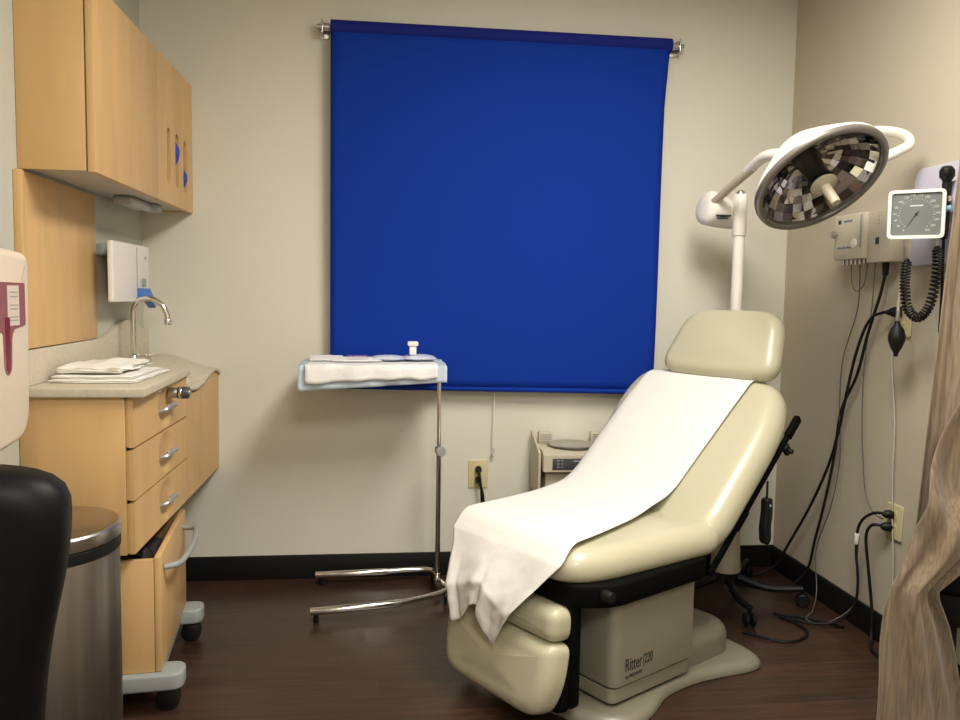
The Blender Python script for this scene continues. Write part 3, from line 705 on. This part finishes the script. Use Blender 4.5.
# hand control hanging from rail
hc = MBk @ V((.335, -.292, -.05)); 
t = thing('hand_control', 'black hand control hanging by its cord from the chair back rail', 'remote control', hc-V((0, 0, .18)))
b = B(); tube(b, [hc+V((0, 0, .012)), hc-V((0, 0, .02)), hc-V((0, 0, .05))], .004, 8, 4); obj('cord', b, M_cable, t)
Mh = basis(hc-V((0, 0, .05)), A_, T_, (0, 0, 1)); b = B(); prism(b, rpoly([(-.017, 0), (.017, 0), (.022, -.055), (.014, -.10), (.020, -.145), (.004, -.165), (-.018, -.150), (-.024, -.10), (-.016, -.05)], .012, 4), -.014, .014, basis(hc-V((0, 0, .045)), A_, (0, 0, 1), -T_), .006)
obj('handset', b, M_black, t)
b = B(); lathe(b, [(0, 0), (.005, 0), (.005, .002), (0, .003)], hc-V((0, 0, .07))-T_*.014, -T_, 12); obj('button', b, M_grey, t)

# ---------------- paper on the chair
def surf(d):
    """centre line of the paper: d metres down from the top of the backrest; gives (origin, lateral scale)"""
    LB = .60; top = .118
    if d < LB: return MBk @ V((.600-d, 0, top-.010*max(0, 1-d/.06))), BN
    return None
def paper_point(u, v):
    # v 0..1 along the length, u 0..1 across (0 near side, 1 far side)
    Lb, Ls, Lh = .632, .515, .30
    tot = Lb+Ls+Lh; d = v*tot
    if d < Lb:
        k = d/Lb; x = .667-d
        tn = -.150+k*.050; tf = .320+.045*min(1, k*2.2)
        t = tn+(tf-tn)*u
        edge = max(0, (t-.305)/.085); z = .120-.062*(1-math.sqrt(max(0, 1-min(1, edge)**2)))+.005*math.sin(min(1, k*2)*PI)*0
        z += -.02*max(0, 1-d/.05)**2
        if k > .84: z += .040*((k-.84)/.16)**2
        p = MBk @ V((x, t, z+.002*noise.noise(V((t*9, d*9, 1)))))
        return p
    if d < Lb+Ls:
        k = (d-Lb)/Ls; s = .502-(.502+.055)*k
        tn = -.105-.125*k**.8; tf = .355-.035*k-.055*k*k
        t = tn+(tf-tn)*u
        z = .533+.022*(1-k)**4-.0
        z -= .05*max(0, (k-.86)/.14)**2
        edge = min(1, max(0, (t-.285+.03*k)/.07)); z -= .05*(1-math.sqrt(max(0, 1-min(1, edge)**2)))
        return MX @ V((s, t, z+.0015*noise.noise(V((t*8, s*8, 2)))))
    k = (d-Lb-Ls)/Lh
    # hanging flap: pulled together into folds, long tip near side
    tn = -.230+.165*k; tf = .265-.125*k**.7
    t = tn+(tf-tn)*u
    bottom = (.185-(0 if u > .5 else 0))
    # bottom height profile across u: near edge long tip, notch, far
    prof = [(0, .245), (.10, .212), (.22, .222), (.42, .292), (.52, .312), (.62, .300), (.80, .250), (1, .228)]
    for (a, za), (c, zc2) in zip(prof, prof[1:]):
        if a <= u <= c: bz = za+(zc2-za)*(u-a)/(c-a); break
    z = .483+(bz-.483)*k
    fold = .026*k*math.sin(u*10+1.2)+.010*k*math.sin(u*23+2.0*k)+(.014*noise.noise(V((u*6, k*4, 3)))+.005*noise.noise(V((u*13, k*8, 8))))*k**.5
    s = -.060-.080*min(1, k*1.7)-abs(fold)*.6
    return MX @ V((s, t, z))
b = B(); gv = grid(b, 60, 170, paper_point)
for it in range(40):
    for row in gv:
        new = {}
        for j in range(58, 92):
            k = min(1, (j-57)/8, (92-j)/8); new[j] = row[j].co.lerp((row[j-1].co+row[j+1].co)/2, .5*k)
        for j, c in new.items(): row[j].co = c
tag(obj('table_paper', b, M_paper, solid=.001, ang=75), 'white paper sheet laid down the exam chair, hanging over its front', 'paper')

# ================================================================ DEVICE BEHIND CHAIR
t = thing('medical_machine', 'beige machine with dark display panel behind the exam chair', 'medical machine', (.80, 3.30, 0))
b = B(); box(b, .672, .97, 3.24, 3.42, .03, .505, .006); obj('cabinet', b, M_beige, t)
b = B(); prism(b, [(3.20, .507), (3.20, .575), (3.235, .590), (3.42, .590), (3.42, .507)], .655, .98, Myz, .003); tp = obj('top_housing', b, M_beige, t)
b = B(); prism(b, [(3.23, .40), (3.40, .40), (3.42, .645), (3.41, .645), (3.23, .58)], .640, .650, Myz, .002); obj('side_fin', b, M_beige, t)
Md = basis((.80, 3.199, .541), (1, 0, 0), (0, 0, 1), (0, -1, 0))
b = B(); box(b, -.108, .10, -.024, .022, 0, .003, .001, Md); dp = obj('display_panel', b, M_dgrey, t)
b = B()
for i in range(3): box(b, -.088, -.080, -.016+.013*i, -.010+.013*i, .003, .004, 0, Md); box(b, -.07, -.066, -.016+.013*i, -.010+.013*i, .003, .004, 0, Md)
box(b, -.02, .03, .008, .014, .003, .004, 0, Md); obj('button', b, M_grey, dp)
b = B(); lathe(b, [(.085, 0), (.098, .006), (.104, .010), (.098, .012), (.085, .005), (0, .003)], (.80, 3.32, .5905), (0, 0, 1), 36); obj('round_dish', b, M_chrome2, t)
for x in (.70, .93):
    b = B(); box(b, x-.030, x+.030, 3.385, 3.42, .591, .640, .005); g = obj('vent_block', b, M_beige, t)
    b = B()
    for i in range(4): box(b, x-.024, x+.024, 3.3825, 3.386, .598+.010*i, .602+.010*i)
    obj('vent', b, M_grey, g)
b = B()
for x in (.69, .945):
    for y in (3.26, 3.395): cyl(b, (x, y, 0), (x, y, .032), .014)
obj('foot', b, M_black, t)

# ================================================================ EXAM LAMP
LX, LY = 1.405, 3.10
lp = thing('exam_lamp', 'white mobile examination lamp with a round mirrored head over the chair', 'lamp', (LX, LY, 0))
b = B(); lathe(b, [(.058, .115), (.062, .122), (.058, .16), (.052, .26), (.052, .30), (.03, .325)], (LX, LY, 0), (0, 0, 1), 28); obj('hub_cover', b, M_beige, lp)
for k in range(5):
    a = math.radians(-96+72*k); e = V((LX+.30*math.cos(a), LY+.30*math.sin(a), 0)); s0 = V((LX+.03*math.cos(a), LY+.03*math.sin(a), .095))
    b = B(); tube(b, [s0, s0.lerp(e, .5)+V((0, 0, .012)), e+V((0, 0, .072))], .019, 8, 4, rf=lambda q: 1-.35*q); l = obj('leg', b, M_black, lp)
    b = B()
    n_ = V((-math.sin(a), math.cos(a), 0))
    for sgn in (-1, 1): lathe(b, [(0, -.008), (.021, -.008), (.0255, -.004), (.0255, .004), (.021, .008), (0, .008)], e+n_*sgn*.013+V((0, 0, .026)), n_, 20)
    cyl(b, e+V((0, 0, .026)), e+V((0, 0, .07)), .007); obj('caster', b, M_black, l)
b = B(); cyl(b, (LX, LY, .075), (LX, LY, .118), .055, .05); obj('hub', b, M_black, lp)
obj('pole', cyl(B(), (LX, LY, .30), (LX, LY, 1.49), .0225, .0225, 28), M_white2, lp)
b = B(); cyl(b, (LX, LY, 1.475), (LX, LY, 1.64), .0275, .0275, 28, .003); sl = obj('sleeve', b, M_white2, lp)
b = B(); lathe(b, [(.017, 0), (.017, .006), (.011, .014), (0, .016)], (LX, LY, 1.64), (0, 0, 1), 20); obj('cap', b, M_chrome2, sl)
# elbow housing behind the pole
b = B()
tube(b, [(LX+.04, LY+.075, 1.560), (LX-.03, LY+.07, 1.570), (LX-.09, LY+.06, 1.585), (LX-.135, LY+.05, 1.595)], .061, 24, 6, rf=lambda q: .80+.35*math.sin(min(1, q*1.1)*PI/2) if q < .8 else 1.13-.55*((q-.8)/.2)**2)
hs = obj('elbow_housing', b, M_white2, lp, ang=70)
b = B(); box(b, LX-.100, LX-.040, LY-.012, LY+.010, 1.551, 1.557); box(b, LX-.090, LX-.050, LY-.008, LY+.012, 1.541, 1.546); obj('housing_print', b, M_text, hs)
HC = V((1.398, 2.50, 1.617))                                          # head centre
view = (HC-V((0, 0, CAMZ))).normalized()
# opening normal: towards the room, right and down
n_ = (-.62*view+.47*rt-.63*V((0, 0, 1))-.0*fw).normalized()
ux = V((0, 0, 1)).cross(n_).normalized()
LM = basis(HC, ux, n_.cross(ux), n_)
R_ = .214
b = B(); lathe(b, [(R_, .012), (R_+.004, .0), (R_+.001, -.012), (R_-.018, -.032), (.172, -.058), (.130, -.100), (.092, -.136), (.05, -.156), (0, -.160)], (0, 0, 0), (0, 0, 1), 72, LM, False); hd = obj('head_shell', b, M_white2, lp, ang=60)
b = B(); lathe(b, [(R_-.018, .010), (R_-.018, .016), (R_-.010, .020), (R_+.003, .016), (R_+.005, .004), (R_+.003, -.003)], (0, 0, 0), (0, 0, 1), 72, LM, False); obj('bezel', b, M_rim, hd, ang=70)
# faceted reflector
b = B(); rr = random.Random(3); NR, NA = 7, 27
M_mir = mat('mirror_facet', (.92, .90, .87), .06, 1); M_mir2 = mat('mirror_facet_dark', (.16, .15, .14), .10, 1); M_mir3 = mat('mirror_facet_bronze', (.38, .33, .29), .16, 1)
fcs = []
for i in range(NR):
    for j in range(NA):
        r0, r1 = .045+(.196-.045)*i/NR, .045+(.196-.045)*(i+1)/NR
        off = (rr.random()-.5)*.0
        a0, a1 = 2*PI*j/NA, 2*PI*(j+1)/NA
        zf = lambda r: -.095+.095*(r/.196)**2.2
        q = [V((r0*math.cos(a0), r0*math.sin(a0), zf(r0))), V((r1*math.cos(a0), r1*math.sin(a0), zf(r1))), V((r1*math.cos(a1), r1*math.sin(a1), zf(r1))), V((r0*math.cos(a1), r0*math.sin(a1), zf(r0)))]
        c = sum(q, V())/4; ax = V((rr.uniform(-1, 1), rr.uniform(-1, 1), rr.uniform(-1, 1))).normalized(); rot = Matrix.Rotation(rr.uniform(-.22, .22), 3, ax)
        f = b.faces.new([b.verts.new(LM @ (c+rot @ (x-c))) for x in q]); f.material_index = rr.choice([0, 0, 0, 1, 2, 1, 0])
rf_ = obj('reflector', b, [M_mir, M_mir2, M_mir3], hd, ang=1)
b = B(); lathe(b, [(.190, -.006), (.12, -.088), (.0, -.10)], (0, 0, 0), (0, 0, 1), 48, LM, False); obj('reflector_back', b, M_dgrey, hd)
b = B(); lathe(b, [(.196, .0095), (.196, .0115), (0, .0135), (0, .0095)], (0, 0, 0), (0, 0, 1), 48, LM)
gm = mat('clear_lens', (1, 1, 1), .02, trans=1); gm.node_tree.nodes['Principled BSDF'].inputs['IOR'].default_value = 1.1
obj('lens', b, gm, hd)
b = B(); lathe(b, [(.040, -.095), (.036, -.03), (.036, .0), (.040, .002), (.040, .009), (0, .0095)], (0, 0, 0), (0, 0, 1), 28, LM); obj('bulb_socket', b, M_screw, hd)
b = B(); lathe(b, [(.020, .014), (.036, .018), (.043, .026), (.043, .031), (.032, .036), (.0165, .040), (.0155, .105), (.0135, .112), (0, .113)], (0, 0, 0), (0, 0, 1), 28, LM); obj('centre_handle', b, M_beige, hd)
# yoke arm
top = LM @ V((0, 0, -.150))
b = B(); tube(b, [(LX-.105, LY+.03, 1.60), (LX-.085, LY-.10, 1.655), (LX-.065, LY-.24, 1.705)], .0165, 16, 6); obj('lower_arm', b, M_beige, lp)
b = B(); tube(b, [(LX-.070, LY-.20, 1.695), (LX-.062, LY-.32, 1.730), top+V((-.01, .06, -.012)), top+V((.01, -.01, -.01))], .021, 18, 6, rf=lambda q: .8+.5*q); obj('upper_arm', b, M_white2, lp)
b = B(); lathe(b, [(0, 0), (.030, 0), (.036, .008), (.036, .03), (.028, .038)], top-n_*.012, n_, 24); obj('swivel_joint', b, M_white2, lp)
# D handle on the right of the head
ph = [HC+rt*x+V((0, 0, y))+fw*z for x, y, z in ((.165, .160, .03), (.215, .164, .035), (.265, .160, .04), (.298, .145, .04), (.300, .120, .035), (.262, .098, .03), (.205, .070, .02))]
b = tube(B(), ph, .0165, 16, 6); obj('side_handle', b, M_white2, hd)

# ================================================================ RIGHT WALL DEVICES
Mr = basis((XR, 0, 0), (0, -1, 0), (0, 0, 1), (-1, 0, 0))             # local x = -Y (to the right in the photo), y = up, z = out of the wall
t = thing('wall_control_box', 'grey-beige wall control box with plugs, left of the gauge', 'wall device', (XR, 2.76, 1.36))  # wall control box of two joined modules, gives no light
b = B(); box(b, -2.925, -2.735, 1.378, 1.545, .001, .085, .006, Mr); lf = obj('left_module', b, M_beige, t)
b = B(); box(b, -2.734, -2.600, 1.362, 1.543, .001, .070, .005, Mr); rm = obj('right_module', b, M_beige, t)
b = B(); box(b, -2.897, -2.880, 1.511, 1.526, .085, .0865, 0, Mr); obj('indicator', b, M_text, lf)
text('print', 'Birtcher', Mr @ Matrix.Translation((-2.985, 1.512, .0853)), .016, M_textb, lf, .8) if False else None
b = B()
for i, w_ in enumerate((.006, .003, .008, .004, .006)): box(b, -2.860+i*.011, -2.860+i*.011+.008, 1.515, 1.515+.004+w_*.6, .085, .0857, 0, Mr)
obj('print', b, M_textb, lf)
b = B()
for i in range(7): box(b, -2.90+i*.013, -2.90+i*.013+.009, 1.418, 1.424+.002*(i % 2), .085, .0857, 0, Mr)
obj('lower_print', b, M_textb, lf)
b = B(); lathe(b, [(0, 0), (.006, 0), (.006, .01), (.014, .012), (.014, .026), (0, .028)], Mr @ V((-2.902, 1.473, .085)), (-1, 0, 0), 20); obj('knob', b, M_chrome2, lf)
b = B(); lathe(b, [(0, 0), (.018, 0), (.016, .004), (0, .006)], Mr @ V((-2.79, 1.435, .085)), (-1, 0, 0), 24); obj('round_lens', b, M_white, lf)
b = B(); box(b, -2.752, -2.744, 1.42, 1.535, .085, .089, .001, Mr); obj('side_grille', b, M_grey, lf)
b = B(); box(b, -2.682, -2.662, 1.425, 1.449, .070, .0715, 0, Mr); obj('power_switch', b, M_text, rm)
b = B()
for z in (1.495, 1.507, 1.52): box(b, -2.672, -2.666, z, z+.005, .070, .0708, 0, Mr)
obj('indicator_light', b, M_grey, rm)
for i in range(6):
    x = -2.91+.027*i; b = B(); cyl(b, Mr @ V((x, 1.379, .05)), Mr @ V((x, 1.360, .05)), .006, .0055, 12); obj('connector', b, M_chrome2, lf)

# cables -------------------------------------------------------------
def cable(name, pts, r, m, lab, cat='cable', k=8): return tag(obj(name, tube(B(), pts, r, 8, k), m), lab, cat)
XC = 1.752
def w3(y, z, x=XC): return (x, y, z)
t = thing('power_cord', 'thick black cord hanging from the wall control box to the floor', 'power cord', w3(2.77, 1.32))
b = B(); cyl(b, w3(2.665, 1.361), w3(2.665, 1.315), .013, .010, 14, .003); obj('plug', b, M_black, t)
obj('cord', tube(B(), [w3(2.665, 1.32), w3(2.68, 1.24, 1.745), w3(2.74, 1.10, 1.745), w3(2.80, .95, 1.75), w3(2.90, .80, 1.755), w3(2.93, .62, 1.755), w3(2.99, .42, 1.76), w3(3.05, .25, 1.762), w3(3.10, .10, 1.76), (1.70, 3.14, .02), (1.60, 3.18, .006), (1.50, 3.25, .006)], .0055, 8, 8), M_cable, t)
p0 = Mo3 @ V((0, .022, .012))
t = thing('power_cord', 'black cord looping from the upper right-wall outlet to the floor', 'power cord', p0)
b = B(); lathe(b, [(.0, 0), (.017, 0), (.019, .005), (.017, .03), (.010, .045), (.006, .055)], (XR-.012, 2.60, 1.19), (-.6, .9, -.06), 16); obj('plug', b, M_black, t)
obj('cord', tube(B(), [(XR-.045, 2.648, 1.187), (XR-.060, 2.69, 1.170), (XR-.062, 2.735, 1.12), (XR-.06, 2.785, 1.02), (XR-.055, 2.83, .90), (XR-.05, 2.88, .74), (XR-.045, 2.95, .58), (XR-.04, 3.08, .38), (XR-.04, 3.24, .17), (XR-.06, 3.30, .06), (1.66, 3.33, .01), (1.55, 3.32, .006)], .0055, 8, 8), M_cable, t)
cable('thin_wire', [w3(2.856, 1.36, 1.74), w3(2.850, 1.29, 1.742), w3(2.82, 1.262, 1.745), w3(2.775, 1.29, 1.745), w3(2.748, 1.36, 1.735)], .0022, M_gcab, 'thin grey wire looped beneath the wall control box', 'wire')
cable('thin_wire', [w3(2.802, 1.36, 1.74), w3(2.82, 1.20), w3(2.90, 1.00), w3(2.905, .80), w3(2.885, .62), w3(2.93, .42), w3(3.02, .22), (1.745, 2.99, .06), (1.68, 2.90, .012), (1.62, 2.84, .006), (1.66, 2.78, .010), (1.752, 2.74, .10), (1.755, 2.745, .25), (1.755, 2.74, .36)], .0024, M_gcab, 'thin grey wire dropping from the control box and curling on the floor', 'wire')
cable('thin_wire', [w3(2.70, 1.362, 1.735), w3(2.73, 1.20, 1.75), w3(2.76, .98), w3(2.755, .78), w3(2.735, .64), w3(2.71, .53), w3(2.66, .47), (XR-.03, 2.61, .458)], .0022, M_gcab, 'thin grey wire hanging nearest the curtain from the control box', 'wire')
# lower outlet cords
t = thing('power_cord', 'black cord with white tag plugged into the top of the lower right-wall outlet', 'power cord', (XR-.01, 2.585, .48))
b = B(); lathe(b, [(0, 0), (.014, 0), (.016, .004), (.014, .024), (.008, .034), (0, .036)], (XR-.009, 2.588, .480), (-1, .35, 0), 16); obj('plug', b, M_black, t)
obj('cord', tube(B(), [(XR-.034, 2.60, .481), (XR-.052, 2.63, .475), (XR-.06, 2.68, .44), (XR-.058, 2.715, .385), (XR-.055, 2.72, .30), (XR-.055, 2.70, .20), (XR-.06, 2.71, .10), (XR-.10, 2.75, .03), (1.60, 2.80, .008), (1.52, 2.90, .008)], .005, 8, 8), M_cable, t)
b = B(); cyl(b, (XR-.058, 2.716, .375), (XR-.056, 2.722, .335), .008, .008, 12, .001); obj('tag', b, M_white, t)
t = thing('power_cord', 'black cord plugged into the bottom of the lower right-wall outlet', 'power cord', (XR-.01, 2.585, .43))
b = B(); lathe(b, [(0, 0), (.015, 0), (.017, .004), (.015, .026), (.009, .036), (0, .038)], (XR-.009, 2.59, .435), (-1, .35, 0), 16); obj('plug', b, M_black, t)
obj('cord', tube(B(), [(XR-.036, 2.602, .435), (XR-.058, 2.632, .430), (XR-.064, 2.652, .38), (XR-.055, 2.64, .26), (XR-.045, 2.625, .13), (XR-.05, 2.61, .04), (XR-.08, 2.56, .008), (XR-.10, 2.44, .008)], .0055, 8, 8), M_cable, t)
# floor cord loop
cable('floor_cord', [(1.32, 2.74, .007), (1.42, 2.65, .007), (1.50, 2.66, .007), (1.56, 2.72, .007), (1.56, 2.80, .007), (1.53, 2.87, .007), (1.60, 2.86, .007), (1.68, 2.80, .007), (1.72, 2.75, .007)], .005, M_cable, 'black cord coiled on the floor between the chair and the right wall', 'cord')

# ---------------- diagnostic board, otoscopes
t = thing('wall_board', 'pale lavender wall board behind the square gauge', 'wall panel', (XR, 2.48, 1.34))
b = B(); prism(b, rpoly([(-2.56, 1.345), (-2.28, 1.345), (-2.28, 1.665), (-2.54, 1.665), (-2.56, 1.63)], .02, 4), .001, .022, Mr, .004); obj('board', b, M_lav, t)
b = B(); box(b, -2.37, -2.30, 1.50, 1.60, .022, .050, .006, Mr); obj('cradle', b, M_lav, t)
t = thing('otoscope', 'black diagnostic handle hanging on the lavender board', 'otoscope', (1.72, 2.335, 1.3))
b = B(); lathe(b, [(0, 0), (.010, 0), (.012, .01), (.0135, .08), (.012, .15), (.014, .165), (.012, .19), (0, .19)], (1.722, 2.335, 1.42), (0, 0, 1), 16); obj('handle', b, M_black, t)
b = B(); lathe(b, [(0, 0), (.014, 0), (.022, .012), (.022, .03), (.014, .042), (0, .044)], (1.722, 2.335, 1.600), (-.3, -.3, 1), 18); obj('head', b, M_black, t)
b = B(); lathe(b, [(.0138, 0), (.0145, .002), (.0145, .014), (.0138, .016)], (1.722, 2.335, 1.535), (0, 0, 1), 18); obj('collar', b, M_chrome, t)
obj('cord', tube(B(), [(1.722, 2.335, 1.425), (1.728, 2.34, 1.34), (1.735, 2.345, 1.24), (1.745, 2.36, 1.13)], .0045, 8, 6), M_cable, t)
b = B(); cyl(b, (1.700, 2.345, 1.508), (1.716, 2.300, 1.512), .009, .009, 14, .002); tag(obj('ear_tip', b, mat('pale_blue_tip', (.25, .5, .65), .4)), 'pale blue tip at the right edge of the gauge', 'tip')
# gauge
GC = V((1.640, 2.355, 1.496)); gn = (V((0, 0, CAMZ))-GC); gn.z *= .55; gn = (gn.normalized()+V((-.10, 0, -.02))).normalized(); gx = V((0, 0, 1)).cross(gn).normalized()
MG = basis(GC, gx, gn.cross(gx), gn)
t = thing('blood_pressure_gauge', 'square white-rimmed blood pressure dial on the right wall', 'gauge', GC)
sq = rpoly([(-.079, -.075), (.079, -.075), (.079, .075), (-.079, .075)], .016, 6)
b = B(); prism(b, sq, -.030, .0, MG, .004); obj('case', b, M_white, t)
b = B(); prism(b, sq, .0, .008, MG, 0, [rpoly([(-.069, -.065), (.069, -.065), (.069, .065), (-.069, .065)], .008, 4)]); obj('rim', b, M_white, t)
b = B(); prism(b, rpoly([(-.069, -.065), (.069, -.065), (.069, .065), (-.069, .065)], .008, 4), .0001, .0025, MG); dl = obj('dial', b, M_gauge, t)
b = B()
for i in range(31):
    a = math.radians(230-280*i/30); l = .006 if i % 5 == 0 else .003; M2 = MG @ Matrix.Rotation(a, 4, 'Z'); box(b, .046, .046+l, -.0006, .0006, .0025, .0029, 0, M2)
obj('scale_marks', b, M_mark, dl)
for i in range(16):
    a = math.radians(236-292*i/15); s = str(i*20)
    text('numeral', s, MG @ Matrix.Translation((.059*math.cos(a)-.0025*len(s), .059*math.sin(a)-.003, .0026)), .0095, M_mark, dl, 1, .0002)
b = B(); box(b, -.018, .018, .024, .028, .0025, .0029, 0, MG); obj('dial_print', b, M_mark, dl)
b = B(); M2 = MG @ Matrix.Rotation(math.radians(238), 4, 'Z'); prism(b, [(-.012, -.0015), (.044, -.0004), (.044, .0004), (-.012, .0015)], .0032, .0038, M2); cyl(b, MG @ V((0, 0, .0025)), MG @ V((0, 0, .005)), .004); obj('needle', b, M_text, dl)
b = B(); cyl(b, MG @ V((0, 0, -.029)), (XR-.022, 2.45, 1.49), .014); obj('swivel_mount', b, M_dgrey, t)
b = B(); cyl(b, MG @ V((-.03, -.0785, -.015)), MG @ V((-.03, -.098, -.015)), .004); cyl(b, MG @ V((.06, -.0785, -.015)), MG @ V((.06, -.10, -.015)), .005); obj('port', b, M_chrome2, t)
# coiled tube
def coil(path, R, r, turns, k=10):
    P = smooth_path(path, 14); out = []; N = turns*k; L = len(P)-1; up = None
    for i in range(N+1):
        f = i/N*L; a = int(min(L-1, math.floor(f))); p = P[a].lerp(P[a+1], f-a); d = (P[min(L, a+2)]-P[max(0, a-1)]).normalized()
        up = d.orthogonal().normalized() if up is None else (up-d*up.dot(d)).normalized(); s = d.cross(up); th = 2*PI*i/k
        e = min(1, i/(k*2), (N-i)/(k*2)); out.append(p+R*e*(math.cos(th)*up+math.sin(th)*s))
    return out
gb = MG @ V((.060, -.097, -.015)); ga = GC
cp = [gb, gb+V((.003, -.002, -.05)), gb+V((.003, .002, -.12)), gb+V((-.004, .015, -.19)), gb+V((-.022, .035, -.225)), gb+V((-.042, .06, -.20)), gb+V((-.050, .07, -.14)), gb+V((-.05, .072, -.085)), gb+V((-.047, .07, -.04))]
t_ = tag(obj('coiled_tube', tube(B(), coil(cp, .0125, .0035, 44), .0035, 6, 1, smooth=False), M_cable), 'black coiled tube hanging in a loop below the gauge', 'tube')
# bulb with thin tube
bx, by = 1.690, 2.49
t = thing('inflation_bulb', 'black rubber squeeze bulb on a thin tube below the gauge', 'bulb', (bx, by, 1.05))
b = B(); lathe(b, [(.006, .0), (.008, .012), (.018, .030), (.0265, .055), (.027, .070), (.020, .092), (.010, .106), (.0075, .118)], (bx, by, 1.043), (0, 0, 1), 28); obj('bulb', b, M_cable, t)
obj('tube', tube(B(), [(bx, by, 1.155), (bx+.0, by, 1.22), (bx-.012, by-.03, 1.32), MG @ V((-.03, -.097, -.015))], .0045, 8, 5), M_tube, t)
b = B(); cyl(b, (bx, by, 1.155), (bx, by, 1.20), .007, .006, 12, .001); obj('valve', b, M_chrome2, t)
cable('clear_tubing', [(1.775, 2.62, 1.16), (1.77, 2.63, 1.05), (1.772, 2.625, .98), (1.775, 2.60, .80), (1.775, 2.595, .62), (1.775, 2.58, .45), (1.775, 2.565, .33), (1.77, 2.55, .20), (1.765, 2.52, .08), (1.74, 2.47, .006)], .0024, M_tube, 'thin clear tubing running down the right wall beside the curtain', 'tubing')

# ================================================================ CURTAIN
cu = thing('privacy_curtain', 'brown streaked privacy curtain at the right edge, swept to the left', 'curtain', (1.55, 1.9, .05))
def curt_back(u, v):
    z = .55+(2.52-.55)*v
    xl = 1.446+(z-.55)*.066; x = xl+(1.775-xl)*u
    return (x, 2.0+.030*min(1, u*8)*math.sin(u*19+.4)+.01*math.sin(u*41+z), z)
b = B(); grid(b, 60, 40, curt_back); obj('hanging_panel', b, M_curt, cu, solid=.003, ang=80)
LEFT = [(.015, 1.318), (.12, 1.322), (.22, 1.326), (.30, 1.326), (.40, 1.334), (.47, 1.350), (.53, 1.382), (.60, 1.402), (.66, 1.412), (.78, 1.432), (.85, 1.458), (.98, 1.505), (1.15, 1.565)]
RIGHT = [(.015, 1.60), (.12, 1.585), (.20, 1.562), (.285, 1.54), (.356, 1.515), (.43, 1.480), (.455, 1.476), (.50, 1.53), (.56, 1.60), (.70, 1.74), (.85, 1.76), (.98, 1.77), (1.15, 1.775)]
def interp(T, z):
    for (a, xa), (c, xc) in zip(T, T[1:]):
        if a <= z <= c: s = (z-a)/(c-a); return xa+(xc-xa)*s
    return T[-1][1]
def curt_front(u, v):
    z = .02+(1.15-.02)*v; xl = interp(LEFT, z); xr = interp(RIGHT, z); x = xl+(xr-xl)*u
    sl = max(0, min(1, (z-.42)/.3))
    ph = u*9+sl*3.0*(z-.42)*6*(1-.3*u)
    y = 1.94+.016*math.sin(ph)+.008*math.sin(u*21+z*5)+.012*noise.noise(V((u*3, z*4, 2)))
    y -= .022*math.exp(-((z-.62-.3*(x-1.5))/.10)**2)*min(1, u*3)
    y += .03*math.exp(-((z-1.12)/.1)**2)
    return (x, y, z)
b = B(); grid(b, 70, 110, curt_front); obj('swept_panel', b, M_curt, cu, solid=.003, ang=80)
b = B(); box(b, 1.48, 1.785, 1.985, 2.015, 2.555, 2.5995, .004); obj('track', b, M_white, cu)
b = B()
for i in range(6): tube(b, [(1.60+i*.032, 2.0, 2.50), (1.60+i*.032, 2.0, 2.57)], .002, 6, 2)
obj('hooks', b, M_chrome2, cu)
# black item behind the curtain
t = thing('rolling_stool', 'black seat partly hidden behind the curtain at the right edge', 'stool', (1.655, 2.13, 0))
b = cushion(B(), [(1.655+.115*math.cos(a*PI/24), 2.13+.115*math.sin(a*PI/24)) for a in range(48)], .40, .50, .035, None, .006, 72); obj('seat', b, M_leather, t)
b = B(); cyl(b, (1.655, 2.13, .10), (1.655, 2.13, .40), .028); obj('post', b, M_black, t)
b = B(); lathe(b, [(.08, .30), (.10, .34), (.105, .398)], (1.655, 2.13, 0), (0, 0, 1), 40); obj('skirt', b, M_black, t)
for k in range(5):
    a = k*2*PI/5+.3; e = V((1.655+.09*math.cos(a), 2.13+.09*math.sin(a), 0))
    b = B(); tube(b, [(1.655, 2.13, .12), (e.x, e.y, .06)], .015, 8, 2); l = obj('leg', b, M_black, t)
    b = B(); lathe(b, [(0, -.012), (.02, -.012), (.024, -.008), (.024, .008), (.02, .012), (0, .012)], (e.x, e.y, .0245), (-math.sin(a), math.cos(a), 0), 20); cyl(b, (e.x, e.y, .03), (e.x, e.y, .06), .006); obj('caster', b, M_black, l)
